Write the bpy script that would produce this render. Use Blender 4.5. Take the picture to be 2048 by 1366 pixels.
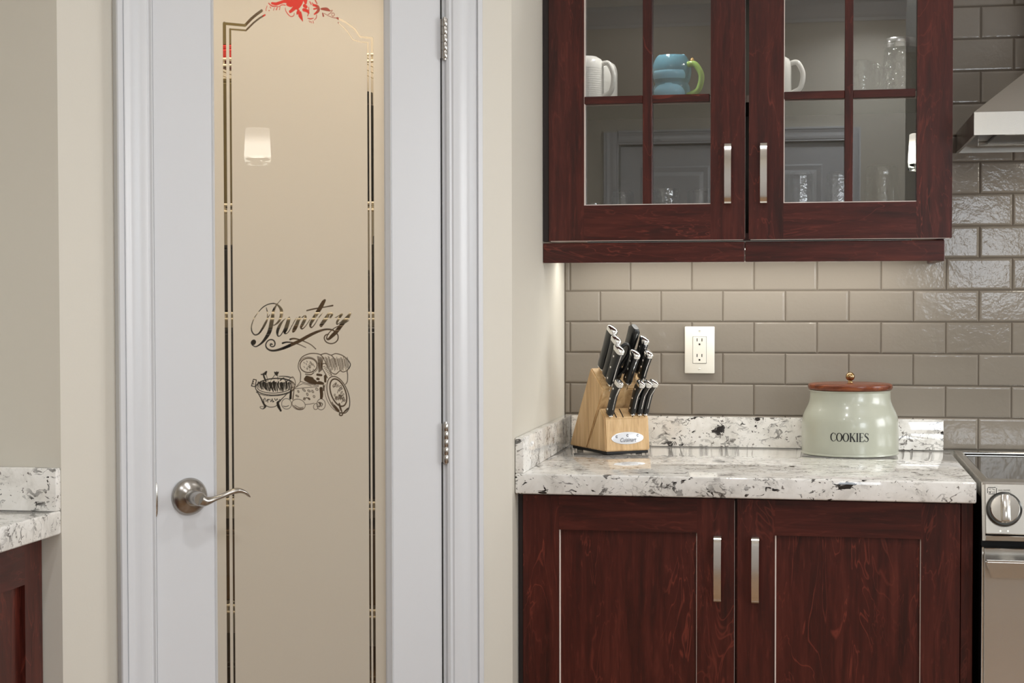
import bpy, bmesh, math, random
import numpy as np
from mathutils import Vector, Matrix
random.seed(7)
S = bpy.context.scene
for o in list(bpy.data.objects): bpy.data.objects.remove(o)
COL = S.collection
PI = math.pi

# ------------------------------------------------------------------ camera
F_PX, YAW, PITCH, ROLL = 3216.16, 0.1868, -0.0283, -0.0017
CAM = Vector((0.6277, -4.037, 1.2906))
FWD = Vector((-math.sin(YAW)*math.cos(PITCH), math.cos(YAW)*math.cos(PITCH), math.sin(PITCH)))
R0 = FWD.cross(Vector((0, 0, 1))).normalized(); U0 = R0.cross(FWD)
RGT = R0*math.cos(ROLL)+U0*math.sin(ROLL); UPV = -R0*math.sin(ROLL)+U0*math.cos(ROLL)
cd = bpy.data.cameras.new('camera'); cam = bpy.data.objects.new('camera', cd); COL.objects.link(cam)
cam.matrix_world = Matrix(((RGT.x, UPV.x, -FWD.x, CAM.x), (RGT.y, UPV.y, -FWD.y, CAM.y), (RGT.z, UPV.z, -FWD.z, CAM.z), (0, 0, 0, 1)))
cd.sensor_width = 36; cd.lens = F_PX/2048*36; cd.clip_start = 0.02
S.camera = cam

# ------------------------------------------------------------------ world, lights, exposure
wd = bpy.data.worlds.new('world'); S.world = wd; wd.use_nodes = True
wd.node_tree.nodes['Background'].inputs[0].default_value = (0.75, 0.85, 1, 1)
wd.node_tree.nodes['Background'].inputs[1].default_value = 0.6
S.view_settings.view_transform = 'Standard'; S.view_settings.look = 'None'
S.view_settings.gamma = 1; S.view_settings.use_curve_mapping = False
S.view_settings.exposure = 0.0

def area(name, loc, target, size, size_y, power, color, shape='RECTANGLE', spread=PI):
    l = bpy.data.lights.new(name, 'AREA'); l.shape = shape; l.size = size
    if shape in ('RECTANGLE', 'ELLIPSE'): l.size_y = size_y
    l.energy = power; l.color = color; l.spread = spread
    o = bpy.data.objects.new(name, l); COL.objects.link(o); o.location = loc
    o.rotation_euler = (Vector(target)-Vector(loc)).to_track_quat('-Z', 'Y').to_euler()
    return o
WARM = (1.0, 0.86, 0.70); NEUT = (1.0, 0.965, 0.92); DAY = (0.86, 0.93, 1.0)
# daylight: window at the rear, plus two windows added on the right for fill
area('added_fill_daylight', (3.6, -4.7, 1.75), (-0.3, -0.9, 1.5), 2.0, 1.1, 78, DAY)  # added soft fill, shining from a made-up window
area('patio_daylight', (1.66, -6.45, 1.55), (1.2, -0.6, 1.5), 0.50, 0.50, 5, DAY)
area('added_side_daylight', (3.6, -0.80, 1.6), (-0.2, -0.75, 1.35), 1.2, 0.95, 34, (0.96, 0.98, 1.0))  # added to brighten the return wall beside the cabinet
# recessed ceiling lamps (the glowing discs themselves are built with the ceiling)
CANS = [(0.35, -2.1), (1.55, -1.25), (1.9, -2.9), (-0.2, -3.3), (0.9, -4.3)]  # the last one is added to brighten the rear wall
for cx_, cy_ in CANS:
    area('ceiling_lamp_light', (cx_, cy_, 2.715), (cx_, cy_, 0), 0.13, 0.13, 7.9, (0.95, 0.97, 1.0), 'DISK', 2.6)
area('under_cabinet_lamp_light', (0.45, -0.115, 1.392), (0.45, -0.06, 0.9), 0.82, 0.02, 2.1, (1.0, 0.98, 0.92))
for lx_ in (.24, .70): area('added_mug_light', (lx_, -0.275, 2.028), (lx_, -0.27, 1.5), 0.05, 0.05, 0.8, (1.0, 0.97, 0.92), 'DISK')  # added pair inside the cabinet to brighten the mugs
area('pantry_lamp_light', (-0.6, -0.62, 2.6), (-0.5, -0.7, 0), 0.3, 0.3, 14, (1.0, 0.86, 0.66))
area('hood_lamp_light', (1.34, -0.25, 1.622), (1.34, -0.25, 0), 0.40, 0.08, 1.2, (1.0, 0.95, 0.82))

# ------------------------------------------------------------------ picture-to-plane measuring helpers
def ray(x, y): return (FWD*F_PX+RGT*(x-1024)-UPV*(y-683)).normalized()
def aty(x, y, Y): d = ray(x, y); return CAM+d*((Y-CAM.y)/d.y)
D0 = 0.7157; PL = 0.9657; Q = math.sqrt(.5)
PA = Vector((0, -D0, 0)); PE = Vector((-Q, -Q, 0)); PN = Vector((Q, -Q, 0))
def atd(x, y, o=0.0):
    d = ray(x, y); P = CAM+d*(((PA-CAM).dot(PN)+o)/d.dot(PN)); return (-(P-PA).dot(PE), P.z)   # local x of the pantry wall, z
NEARY = -D0-PL*Q; NEARX = -PL*Q

# ------------------------------------------------------------------ materials
def lin(c): return tuple(((v/12.92) if v <= .04045 else ((v+.055)/1.055)**2.4) for v in [k/255 for k in c])+(1,)
class NT:
    def __init__(s, name):
        s.m = bpy.data.materials.new(name); s.m.use_nodes = True; s.t = s.m.node_tree; s.n = s.t.nodes
        s.b = s.n['Principled BSDF']; s.out = s.n['Material Output']
    def add(s, typ, ins=None, **kw):
        n = s.n.new(typ)
        for k, v in kw.items(): setattr(n, k, v)
        for k, v in (ins or {}).items():
            if hasattr(v, 'is_output') or isinstance(v, bpy.types.NodeSocket): s.t.links.new(v, n.inputs[k])
            else: n.inputs[k].default_value = v
        return n
    def set(s, **kw):
        for k, v in kw.items():
            k = k.replace('_', ' ')
            if isinstance(v, bpy.types.NodeSocket): s.t.links.new(v, s.b.inputs[k])
            else: s.b.inputs[k].default_value = v
        return s
    def coord(s, scale=(1, 1, 1), obj=True, rot=(0, 0, 0), rnd=0):
        tc = s.add('ShaderNodeTexCoord'); src = tc.outputs['Object' if obj else 'Generated']
        if rnd:
            oi = s.add('ShaderNodeObjectInfo')
            mu = s.add('ShaderNodeMath', {0: oi.outputs['Random'], 1: rnd}, operation='MULTIPLY')
            ad = s.add('ShaderNodeVectorMath', {0: src, 1: mu.outputs[0]}, operation='ADD'); src = ad.outputs[0]
        mp = s.add('ShaderNodeMapping', {'Vector': src, 'Scale': scale, 'Rotation': rot}); return mp.outputs[0]
    def noise(s, vec, scale, detail=3, rough=.5, dist=0, out='Fac'):
        n = s.add('ShaderNodeTexNoise', {'Vector': vec, 'Scale': scale, 'Detail': detail, 'Roughness': rough, 'Distortion': dist}); return n.outputs[out]
    def ramp(s, fac, stops):
        r = s.add('ShaderNodeValToRGB', {'Fac': fac}); e = r.color_ramp.elements
        while len(e) < len(stops): e.new(.5)
        for i, (p, c) in enumerate(stops):
            e[i].position = p; e[i].color = c if len(c) == 4 else tuple(c)+(1,)
        return r.outputs[0]
    def mix(s, f, a, b, mode='MIX'):
        n = s.add('ShaderNodeMix', data_type='RGBA', blend_type=mode)
        for i, v in ((0, f), (6, a), (7, b)):
            if isinstance(v, bpy.types.NodeSocket): s.t.links.new(v, n.inputs[i])
            else: n.inputs[i].default_value = v
        return n.outputs[2]
    def bump(s, h, strength=.2, dist=.001):
        n = s.add('ShaderNodeBump', {'Height': h, 'Strength': strength, 'Distance': dist}); s.t.links.new(n.outputs[0], s.b.inputs['Normal']); return s
g = lambda v: (v, v, v, 1)

def m_plain(name, rgb, rough=.5, metal=0, **kw):
    t = NT(name).set(Base_Color=lin(rgb), Roughness=rough, Metallic=metal, **kw); return t.m
def m_wall():
    t = NT('wall_paint'); v = t.coord(); n = t.noise(v, 260, 3)
    c = t.mix(t.noise(v, 3, 2), lin((208, 202, 189)), lin((211, 206, 194)))
    t.set(Base_Color=c, Roughness=.55); t.bump(n, .12, .0006); return t.m
def m_paint(name, rgb):
    t = NT(name); v = t.coord((1, 1, .04)); n = t.noise(v, 300, 2)
    t.set(Base_Color=lin(rgb), Roughness=.32); t.bump(n, .05, .0004); return t.m
def m_tile():
    t = NT('taupe_glazed_ceramic'); v = t.coord(rnd=40)
    n1 = t.noise(v, 38, 3, .6, .3); n2 = t.noise(v, 150, 2)
    h = t.add('ShaderNodeMath', {0: n1, 1: n2}, operation='MULTIPLY')
    s = t.add('ShaderNodeMath', {0: n1, 1: t.add('ShaderNodeMath', {0: n2, 1: .25}, operation='MULTIPLY').outputs[0]}, operation='ADD')
    oi = t.add('ShaderNodeObjectInfo')
    c = t.mix(oi.outputs['Random'], lin((134, 126, 115)), lin((141, 133, 122)))
    t.set(Base_Color=c, Roughness=.09, IOR=1.5); t.bump(s.outputs[0], .30, .0015); return t.m
def m_granite():
    t = NT('white_granite'); v = t.coord((1, 1, 1)); w = t.coord((.75, 1.25, 1.3), rot=(.2, .3, .5))
    warp = t.add('ShaderNodeVectorMath', {0: w, 1: t.add('ShaderNodeVectorMath', {0: t.noise(v, 14, 3, .6, 0, 'Color'), 3: .055}, operation='SCALE').outputs[0]}, operation='ADD').outputs[0]
    base = t.ramp(t.noise(v, 16, 4, .65, .6), [(.25, lin((196, 192, 185))), (.5, lin((231, 228, 222))), (.75, lin((243, 241, 237)))])
    warmf = t.ramp(t.noise(v, 9, 3), [(.58, g(0)), (.85, g(.4))])
    c = t.mix(warmf, base, lin((186, 168, 146)))
    # grey crystal veins
    vn = t.noise(warp, 24, 4, .62, .7); vein = t.ramp(vn, [(.470, g(0)), (.490, g(1)), (.510, g(1)), (.530, g(0))])
    clus = t.ramp(t.noise(v, 10, 3, .7), [(.47, g(0)), (.62, g(.9))])
    c = t.mix(t.mix(1, vein, clus, 'MULTIPLY'), c, lin((74, 68, 64)))
    # black mica flecks
    fl = t.ramp(t.noise(warp, 46, 3, .62, .9), [(.585, g(0)), (.62, g(1))])
    cl2 = t.ramp(t.noise(v, 7.5, 3, .7), [(.42, g(0)), (.56, g(1))])
    c = t.mix(t.mix(1, fl, cl2, 'MULTIPLY'), c, lin((38, 34, 32)))
    sp = t.ramp(t.noise(v, 120, 2, .5, .3), [(.66, g(0)), (.71, g(.85))])
    c = t.mix(sp, c, lin((95, 86, 80)))
    t.set(Base_Color=c, Roughness=.025, IOR=1.6); return t.m
def m_wood(name, dark, mid, light, axis='Z', rough=.36, sc=1.0, coat=.08, fig=1.0):
    t = NT(name); st = {'Z': (9, 9, .8), 'X': (.8, 9, 9), 'Y': (9, .8, 9)}[axis]; sc3 = tuple(k*sc for k in st)
    v = t.coord(sc3, rnd=11); v2 = t.coord(tuple(k*sc*(.5 if k > 1 else 1.2) for k in st), rnd=11)
    n1 = t.noise(v, 6, 5, .62, .5); n2 = t.noise(v2, 3.2, 3, .6, 1.6)
    wv = t.ramp(n2, [(.0, g(0)), (.487, g(0)), (.5, g(1)), (.513, g(0)), (1, g(0))])
    wm = t.ramp(t.noise(v2, 2, 2), [(.42, g(0)), (.66, g(.62*fig))])
    n3 = t.ramp(t.noise(t.coord(tuple(k*(2.2 if k > 1 else 3.0) for k in sc3), rnd=5), 9, 2, .5, .4), [(.60, g(0)), (.72, g(.22*fig))])
    c = t.ramp(n1, [(.3, lin(dark)), (.52, lin(mid)), (.75, lin(light))])
    c = t.mix(t.mix(1, wv, wm, 'MULTIPLY'), c, tuple(min(1, k*2.3) for k in lin(light)[:3])+(1,)); c = t.mix(n3, c, tuple(min(1, k*1.9) for k in lin(light)[:3])+(1,))
    t.set(Base_Color=c, Roughness=rough, Coat_Weight=coat, Coat_Roughness=.2, Specular_IOR_Level=.32); t.bump(n1, .06, .0006); return t.m
def m_steel(name, rgb=(205, 202, 196), rough=.26, axis='X'):
    t = NT(name); st = {'X': (2, 400, 400), 'Z': (400, 400, 2)}[axis]; n = t.noise(t.coord(st), 3, 2)
    r = t.add('ShaderNodeMapRange', {0: n, 3: rough*.93, 4: rough*1.08}).outputs[0]
    t.set(Base_Color=lin(rgb), Metallic=1.0, Roughness=r); return t.m
def m_glass(name, tint=(1, 1, 1, 1), ior=1.45, rough=0.0, bump=None):
    t = NT(name).set(Base_Color=tint, Transmission_Weight=1.0, Roughness=rough, IOR=ior)
    if bump: t.bump(t.noise(t.coord(), bump, 2), .5, .002)
    return t.m
def m_pane(name, ior=1.5, tint=.93, bump=None, mul=3.2):
    # thin window glass: passes straight light, mirrors by Fresnel on both faces
    t = NT(name); fr = t.add('ShaderNodeFresnel', {'IOR': ior}).outputs[0]
    k = t.add('ShaderNodeMath', {0: fr, 1: mul}, operation='MULTIPLY', use_clamp=True).outputs[0]
    tr = t.add('ShaderNodeBsdfTransparent', {'Color': g(tint)}); gl = t.add('ShaderNodeBsdfGlossy', {'Roughness': 0.0, 'Color': (.95, .97, .96, 1)})
    if bump: bn = t.add('ShaderNodeBump', {'Height': t.noise(t.coord(), bump, 2), 'Strength': .9, 'Distance': .003}); t.t.links.new(bn.outputs[0], gl.inputs['Normal'])
    mx = t.add('ShaderNodeMixShader', {0: k, 1: tr.outputs[0], 2: gl.outputs[0]}); t.t.links.new(mx.outputs[0], t.out.inputs[0]); return t.m
def m_etched():
    # frosted face with clear polished lines where the 'clear' mask is 1
    t = NT('etched_pantry_glass'); at = t.add('ShaderNodeAttribute', attribute_name='clear').outputs['Fac']
    fr = t.add('ShaderNodeFresnel', {'IOR': 1.5}).outputs[0]
    k = t.add('ShaderNodeMath', {0: fr, 1: 1.0}, operation='MULTIPLY', use_clamp=True).outputs[0]
    df = t.add('ShaderNodeBsdfDiffuse', {'Color': lin((204, 197, 184))}); tl = t.add('ShaderNodeBsdfTranslucent', {'Color': lin((240, 230, 212))})
    fz = t.add('ShaderNodeMixShader', {0: .42, 1: df.outputs[0], 2: tl.outputs[0]})
    tr = t.add('ShaderNodeBsdfTransparent', {'Color': g(.95)})
    a = t.add('ShaderNodeMixShader', {0: at, 1: fz.outputs[0], 2: tr.outputs[0]})
    gl = t.add('ShaderNodeBsdfGlossy', {'Roughness': 0.0})
    b = t.add('ShaderNodeMixShader', {0: k, 1: a.outputs[0], 2: gl.outputs[0]}); t.t.links.new(b.outputs[0], t.out.inputs[0]); return t.m
def m_emit(name, col, st):
    t = NT(name); t.set(Base_Color=g(.8), Emission_Color=col, Emission_Strength=st); return t.m
def m_floor():
    t = NT('oak_floorboards'); v = t.coord((1, 1, 1)); br = t.add('ShaderNodeTexBrick', {'Vector': v, 'Scale': 1.0, 'Color1': lin((150, 116, 84)), 'Color2': lin((128, 97, 68)), 'Mortar': lin((70, 48, 30)), 'Mortar Size': .002, 'Brick Width': 1.1, 'Row Height': .09})
    n = t.noise(t.coord((1, 14, 1)), 9, 4, .6, .5); c = t.mix(.35, br.outputs[0], t.ramp(n, [(.3, lin((100, 74, 50))), (.7, lin((172, 138, 104)))]), 'MIX')
    t.set(Base_Color=c, Roughness=.25); return t.m

M = {}
M['wall'] = m_wall(); M['white'] = m_paint('white_trim_paint', (207, 208, 210)); M['ceiling'] = m_plain('ceiling_paint', (236, 235, 232), .8)
M['tile'] = m_tile(); M['grout'] = m_plain('grey_grout', (104, 95, 84), .9); M['granite'] = m_granite()
CH = ((44, 16, 11), (69, 25, 18), (88, 38, 28))
M['cherryV'] = m_wood('cherry_wood_upright', *CH, axis='Z'); M['cherryH'] = m_wood('cherry_wood_level', *CH, axis='X'); M['cherryY'] = m_wood('cherry_wood_side', *CH, axis='Y')
M['edging'] = m_plain('pale_edge_strip', (236, 222, 212), .35); M['darkgap'] = m_plain('dark_stained_edge', (36, 22, 22), .5)  # first one: pale strips along panel, door and glass edges
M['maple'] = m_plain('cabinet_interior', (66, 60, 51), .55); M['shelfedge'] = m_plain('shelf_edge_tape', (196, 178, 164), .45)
BK = ((182, 146, 102), (208, 173, 126), (224, 194, 150))
M['block'] = m_wood('knife_block_beech', *BK, axis='Z', rough=.42, sc=1.6, coat=.1, fig=.15)
M['black'] = m_plain('black_handle_resin', (22, 23, 23), .28); M['rubber_and_shade'] = m_plain('black_rubber_and_shade', (14, 14, 14), .6); M['slot'] = m_plain('slot_shadow', (8, 6, 5), .9)
M['chrome'] = m_plain('polished_steel', (232, 232, 230), .12, 1.0); M['steel'] = m_steel('brushed_steel'); M['nickel'] = m_steel('satin_nickel', (196, 192, 186), .24, 'Z')
M['handle'] = m_plain('satin_bar_handle', (222, 218, 212), .16, 1.0)
M['knobmetal'] = m_plain('satin_door_lever', (176, 172, 166), .24, 1.0)
M['outlet'] = m_plain('white_outlet_plastic', (238, 234, 222), .3); M['outdark'] = m_plain('socket_slot', (30, 26, 22), .7)
M['sage'] = m_plain('sage_enamel', (178, 180, 164), .30, 0, Coat_Weight=.5, Coat_Roughness=.12)
M['lid'] = m_wood('acacia_lid', (70, 30, 18), (112, 56, 32), (150, 84, 48), axis='X', rough=.25, sc=1.2, fig=.3)
M['brass'] = m_plain('brass_knob', (176, 146, 104), .18, 1.0); M['ink'] = m_plain('black_print', (18, 18, 18), .5)
M['pane'] = m_pane('cabinet_pane_glass'); M['etched'] = m_etched(); M['glass'] = m_pane('tumbler_glass', 1.7, .80, 70, 1.6); M['smoke'] = m_pane('dark_tumbler_glass', 1.75, .52, 80, 1.7)
M['ceramic'] = m_plain('white_glazed_mug', (242, 240, 234), .12); M['teal'] = m_plain('teal_glaze', (100, 150, 168), .1); M['blue'] = m_plain('light_blue_mug', (156, 216, 242), .1); M['green'] = m_plain('lime_glaze', (172, 208, 112), .1); M['yellow'] = m_plain('amber_glaze', (206, 160, 90), .2)
M['tin'] = m_plain('zinc_lid', (210, 212, 212), .25, 1.0)
M['blackglass'] = m_plain('black_cooktop_glass', (16, 15, 15), .05); M['hooddark'] = m_plain('hood_filter_steel', (90, 90, 88), .3, 1.0)
M['hoodlens'] = m_emit('hood_lamp_lens', (1, .97, .86, 1), .35); M['can'] = m_emit('ceiling_lamp_lens', (1, .95, .86, 1), 14)
M['shade'] = m_emit('pendant_shade_glow', (1, .92, .80, 1), 3.0)
def shade_glow():
    t = M['shade'].node_tree; n = t.nodes; tc = n.new('ShaderNodeTexCoord'); sp_ = n.new('ShaderNodeSeparateXYZ'); t.links.new(tc.outputs['Object'], sp_.inputs[0])
    mr = n.new('ShaderNodeMapRange'); mr.interpolation_type = 'SMOOTHSTEP'; t.links.new(sp_.outputs[2], mr.inputs[0]); mr.inputs[1].default_value = .055; mr.inputs[2].default_value = 0.0; mr.inputs[3].default_value = 3.0; mr.inputs[4].default_value = 13.0
    t.links.new(mr.outputs[0], n['Principled BSDF'].inputs['Emission Strength'])
shade_glow(); M['bulb'] = m_emit('pendant_bulb', (1, .95, .86, 1), 40)
M['ucl'] = m_emit('under_cabinet_lens', (1, .95, .85, 1), 3)
M['rimglass'] = m_pane('pendant_rim_glass', 1.6, .9, None, 1.5); M['wire'] = m_plain('white_coated_wire', (236, 226, 206), .4); M['floor'] = m_floor()
M['red'] = m_plain('red_carton', (178, 38, 34), .5); M['brown'] = m_plain('brown_carton', (92, 70, 44), .6); M['darkcan'] = m_plain('dark_canister', (26, 22, 20), .4); M['olive'] = m_plain('olive_tin', (104, 92, 60), .4)
M['badge'] = m_plain('silver_badge', (232, 235, 240), .25, .35); M['badgeink'] = m_plain('grey_engraving', (88, 88, 96), .5); M['window'] = m_emit('window_daylight_glow', (.92, .96, 1, 1), 1.3)

# ------------------------------------------------------------------ mesh helpers
def link(o): COL.objects.link(o); return o
def empty(name, loc, label=None, cat=None, group=None, rz=0.0, kind=None):
    o = link(bpy.data.objects.new(name, None)); o.location = loc; o.rotation_euler = (0, 0, rz); o.empty_display_size = .05
    return tag(o, label, cat, group, kind)
def tag(o, label=None, cat=None, group=None, kind=None):
    for k, v in (('label', label), ('category', cat), ('group', group), ('kind', kind)):
        if v: o[k] = v
    return o
def mesh_of(bm, name, mat, smooth=None):
    me = bpy.data.meshes.new(name); bmesh.ops.recalc_face_normals(bm, faces=bm.faces); bm.to_mesh(me); bm.free()
    for m_ in (mat if isinstance(mat, (list, tuple)) else [mat]): me.materials.append(m_)
    if smooth is not None:
        for p in me.polygons: p.use_smooth = True
        me.set_sharp_from_angle(angle=math.radians(smooth))
    return me
def wloc(p):
    v = Vector((0, 0, 0))
    while p is not None: v = v+p.location; p = p.parent
    return v
def obj(name, bm, mat, parent=None, world=False, smooth=None, loc=None):
    """link a bmesh as one object; world=True: coordinates are world ones under an unrotated parent"""
    me = mesh_of(bm, name, mat, smooth) if isinstance(bm, bmesh.types.BMesh) else bm
    o = link(bpy.data.objects.new(name, me)); o.parent = parent
    if world and parent is not None: o.location = -wloc(parent)
    if loc is not None: o.location = Vector(loc)
    return o
def box(bm, x0, x1, y0, y1, z0, z1, bev=0.0, seg=1):
    r = bmesh.ops.create_cube(bm, size=1.0); vs = r['verts']
    for v in vs: v.co = Vector(((x0+x1)/2+v.co.x*(x1-x0), (y0+y1)/2+v.co.y*(y1-y0), (z0+z1)/2+v.co.z*(z1-z0)))
    if bev > 0:
        es = list({e for v in vs for e in v.link_edges}); bmesh.ops.bevel(bm, geom=es, offset=bev, segments=seg, affect='EDGES', profile=.5)
    return bm
def nb(*a, **k): return box(bmesh.new(), *a, **k)
def prism(bm, pts, axis, a, b):
    """extrude a 2D polygon along axis from a to b; pts are the two other coordinates in order"""
    def mk(p, t): return {'x': (t, p[0], p[1]), 'y': (p[0], t, p[1]), 'z': (p[0], p[1], t)}[axis]
    va = [bm.verts.new(mk(p, a)) for p in pts]; vb = [bm.verts.new(mk(p, b)) for p in pts]; n = len(pts)
    bm.faces.new(va); bm.faces.new(vb[::-1])
    for i in range(n): bm.faces.new((va[i], vb[i], vb[(i+1) % n], va[(i+1) % n]))
    return bm
def lathe(bm, prof, seg=32, c=(0, 0, 0), a0=0, a1=2*PI, sx=1, sy=1):
    full = abs(a1-a0-2*PI) < 1e-6; n = seg if full else seg+1; rings = []
    for r, z in prof:
        if r < 1e-6: rings.append([bm.verts.new((c[0], c[1], c[2]+z))]); continue
        rings.append([bm.verts.new((c[0]+sx*r*math.cos(a0+(a1-a0)*i/seg), c[1]+sy*r*math.sin(a0+(a1-a0)*i/seg), c[2]+z)) for i in range(n)])
    for A, B in zip(rings, rings[1:]):
        m = n if full else n-1
        for i in range(m):
            j = (i+1) % n
            if len(A) == 1 and len(B) == 1: continue
            if len(A) == 1: bm.faces.new((A[0], B[i], B[j]))
            elif len(B) == 1: bm.faces.new((A[i], A[j], B[0]))
            else: bm.faces.new((A[i], A[j], B[j], B[i]))
    return bm
def tube(bm, pts, rad, seg=10, flat=1.0, up=(0, 0, 1), cap=True):
    pts = [Vector(p) for p in pts]; n = len(pts); rad = rad if isinstance(rad, (list, tuple)) else [rad]*n
    flat = flat if isinstance(flat, (list, tuple)) else [flat]*n; rings = []
    for i, p in enumerate(pts):
        d = (pts[min(i+1, n-1)]-pts[max(i-1, 0)]).normalized(); u = Vector(up); s = d.cross(u)
        if s.length < 1e-4: s = d.cross(Vector((1, 0, 0)))
        s.normalize(); u = s.cross(d).normalized()
        rings.append([bm.verts.new(p+s*math.cos(2*PI*k/seg)*rad[i]+u*math.sin(2*PI*k/seg)*rad[i]*flat[i]) for k in range(seg)])
    for A, B in zip(rings, rings[1:]):
        for k in range(seg): bm.faces.new((A[k], A[(k+1) % seg], B[(k+1) % seg], B[k]))
    if cap: bm.faces.new(rings[0][::-1]); bm.faces.new(rings[-1])
    return bm
def smoothpath(pts, sub=6):
    P = [np.array(p, float) for p in pts]; out = []
    for i in range(len(P)-1):
        p0, p1, p2, p3 = P[max(i-1, 0)], P[i], P[i+1], P[min(i+2, len(P)-1)]
        for k in range(sub):
            t = k/sub; out.append(.5*((2*p1)+(-p0+p2)*t+(2*p0-5*p1+4*p2-p3)*t*t+(-p0+3*p1-3*p2+p3)*t**3))
    out.append(P[-1]); return out
def xform(bm, mat): bmesh.ops.transform(bm, matrix=mat, verts=bm.verts); return bm

def frame_mesh(xs, zs, y0, y1, axis='x'):
    """one connected door frame: uprights take material slot 0, rails slot 1"""
    bm = bmesh.new(); V = {}
    def v(i, j, k):
        key = (i, j, k)
        if key not in V:
            x, y, z = xs[i], (y0, y1)[k], zs[j]; V[key] = bm.verts.new((x, y, z) if axis == 'x' else (y, x, z))
        return V[key]
    cells = [(i, j) for i in range(3) for j in range(3) if not (i == 1 and j == 1)]
    def fill(vs, m): f = bm.faces.new(vs); f.material_index = m
    for i, j in cells:
        m = 1 if i == 1 else 0
        fill((v(i, j, 0), v(i+1, j, 0), v(i+1, j+1, 0), v(i, j+1, 0)), m); fill((v(i, j, 1), v(i, j+1, 1), v(i+1, j+1, 1), v(i+1, j, 1)), m)
        for (di, dj), (a, b_) in (((-1, 0), ((0, 0), (0, 1))), ((1, 0), ((1, 1), (1, 0))), ((0, -1), ((1, 0), (0, 0))), ((0, 1), ((0, 1), (1, 1)))):
            if (i+di, j+dj) in cells: continue
            fill((v(i+a[0], j+a[1], 0), v(i+a[0], j+a[1], 1), v(i+b_[0], j+b_[1], 1), v(i+b_[0], j+b_[1], 0)), m)
    es = [e for e in bm.edges if len(e.link_faces) == 2 and e.calc_face_angle(0) > 1]
    bmesh.ops.recalc_face_normals(bm, faces=bm.faces); bmesh.ops.bevel(bm, geom=es, offset=.0011, segments=2, affect='EDGES', clamp_overlap=True); return bm

# ================================================================== THE SETTING
HC = 2.74
def struct(name, bm, mat, smooth=None, label=None): return tag(obj(name, bm, mat, smooth=smooth), label, None, None, 'structure')
struct('floor', nb(-3.2, 4.2, -6.6, .2, -.1, 0), M['floor'])
struct('ceiling', nb(-3.2, 4.2, -6.6, .2, HC, HC+.1), M['ceiling'])
wb = struct('wall_back', nb(-1.45, 4.2, .010, .13, 0, HC), M['wall'])
b = bmesh.new(); prism(b, [(0, .010), (0, -D0), (-.115, -D0+.0476), (-.115, .010)], 'z', 0, HC); struct('wall_side', b, M['wall'])
# pantry wall: local x runs left to right along the wall, -y faces the kitchen
def PW(name, **k): return empty(name, PA, rz=PI/4, **k)
OPL, OPR, OPT = -.8000, -.1600, 2.055
b = bmesh.new()
prism(b, [(-PL, 0), (-.9179, .115), (OPL, .115), (OPL, 0)], 'z', 0, HC)
prism(b, [(OPR, 0), (OPR, .115), (-.0476, .115), (0, 0)], 'z', 0, HC)
prism(b, [(OPL, 0), (OPL, .115), (OPR, .115), (OPR, 0)], 'z', OPT, HC)
wp = struct('wall_pantry', b, M['wall']); wp.location = PA; wp.rotation_euler = (0, 0, PI/4)
ixl = NEARX-.0476
b = bmesh.new(); prism(b, [(NEARX, NEARY), (ixl, NEARY+.115), (-3.2, NEARY+.115), (-3.2, NEARY)], 'z', 0, HC); struct('wall_front', b, M['wall'])
struct('wall_inner', nb(-1.45, -1.35, NEARY+.115, .010, 0, HC), M['wall'])
struct('wall_left', nb(-1.45, -1.335, -6.6, NEARY, 0, HC), M['wall'])
# wall behind the camera, with the double closet doors mirrored in the cabinet glass
RY = -4.75
b = bmesh.new(); DL, DR, DT = -.3541, .7652, 2.0515
box(b, -1.335, DL-.01, RY-.12, RY, 0, HC); box(b, DR+.01, 1.057, RY-.12, RY, 0, HC); box(b, DL-.01, DR+.01, RY-.12, RY, DT+.01, HC)
struct('wall_rear', b, M['wall'])
# right-hand wall, with openings for the two added windows
b = bmesh.new(); box(b, 3.7, 3.82, -6.6, -5.8, 0, HC); box(b, 3.7, 3.82, -3.6, -1.6, 0, HC); box(b, 3.7, 3.82, -.3, .01, 0, HC); box(b, 3.7, 3.82, -1.6, -.3, 0, 1.1); box(b, 3.7, 3.82, -1.6, -.3, 2.1, HC); box(b, 3.7, 3.82, -5.8, -3.6, 0, 1.1); box(b, 3.7, 3.82, -5.8, -3.6, 2.3, HC)
struct('wall_right', b, M['wall'])
def window(name, x0, x1, y0, y1, z0, z1, ax):
    w = empty(name, ((x0+x1)/2, (y0+y1)/2, z0), kind='structure'); f = bmesh.new(); n_ = 3
    if ax == 'y':
        for k in range(n_+1): yy = y0+(y1-y0)*k/n_; box(f, x0-.03, x1+.03, yy-.03, yy+.03, z0, z1, .004)
        for zz in (z0, z1): box(f, x0-.03, x1+.03, y0, y1, zz-.03, zz+.03, .004)
        obj('window_frame', f, M['white'], w, True); obj('pane', nb(x1+.02, x1+.03, y0, y1, z0, z1), M['window'], w, True)
    else:
        for k in range(n_+1): xx = x0+(x1-x0)*k/n_; box(f, xx-.03, xx+.03, y0-.03, y1+.03, z0, z1, .004)
        for zz in (z0, z1): box(f, x0, x1, y0-.03, y1+.03, zz-.03, zz+.03, .004)
        obj('window_frame', f, M['white'], w, True); obj('pane', nb(x0, x1, y0-.03, y0-.02, z0, z1), M['window'], w, True)
window('added_window_1', 3.72, 3.76, -5.8, -3.6, 1.1, 2.3, 'y')  # unseen window added to go with the soft fill light
window('added_window_3', 3.72, 3.76, -1.6, -.3, 1.1, 2.1, 'y')  # unseen window added to light the return wall
b = bmesh.new(); box(b, -1.45, 1.3, -6.6, -6.5, 0, HC); box(b, 2.02, 4.2, -6.6, -6.5, 0, HC); box(b, 1.3, 2.02, -6.6, -6.5, 1.9, HC); box(b, 1.3, 2.02, -6.6, -6.5, 0, 1.2)
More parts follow.
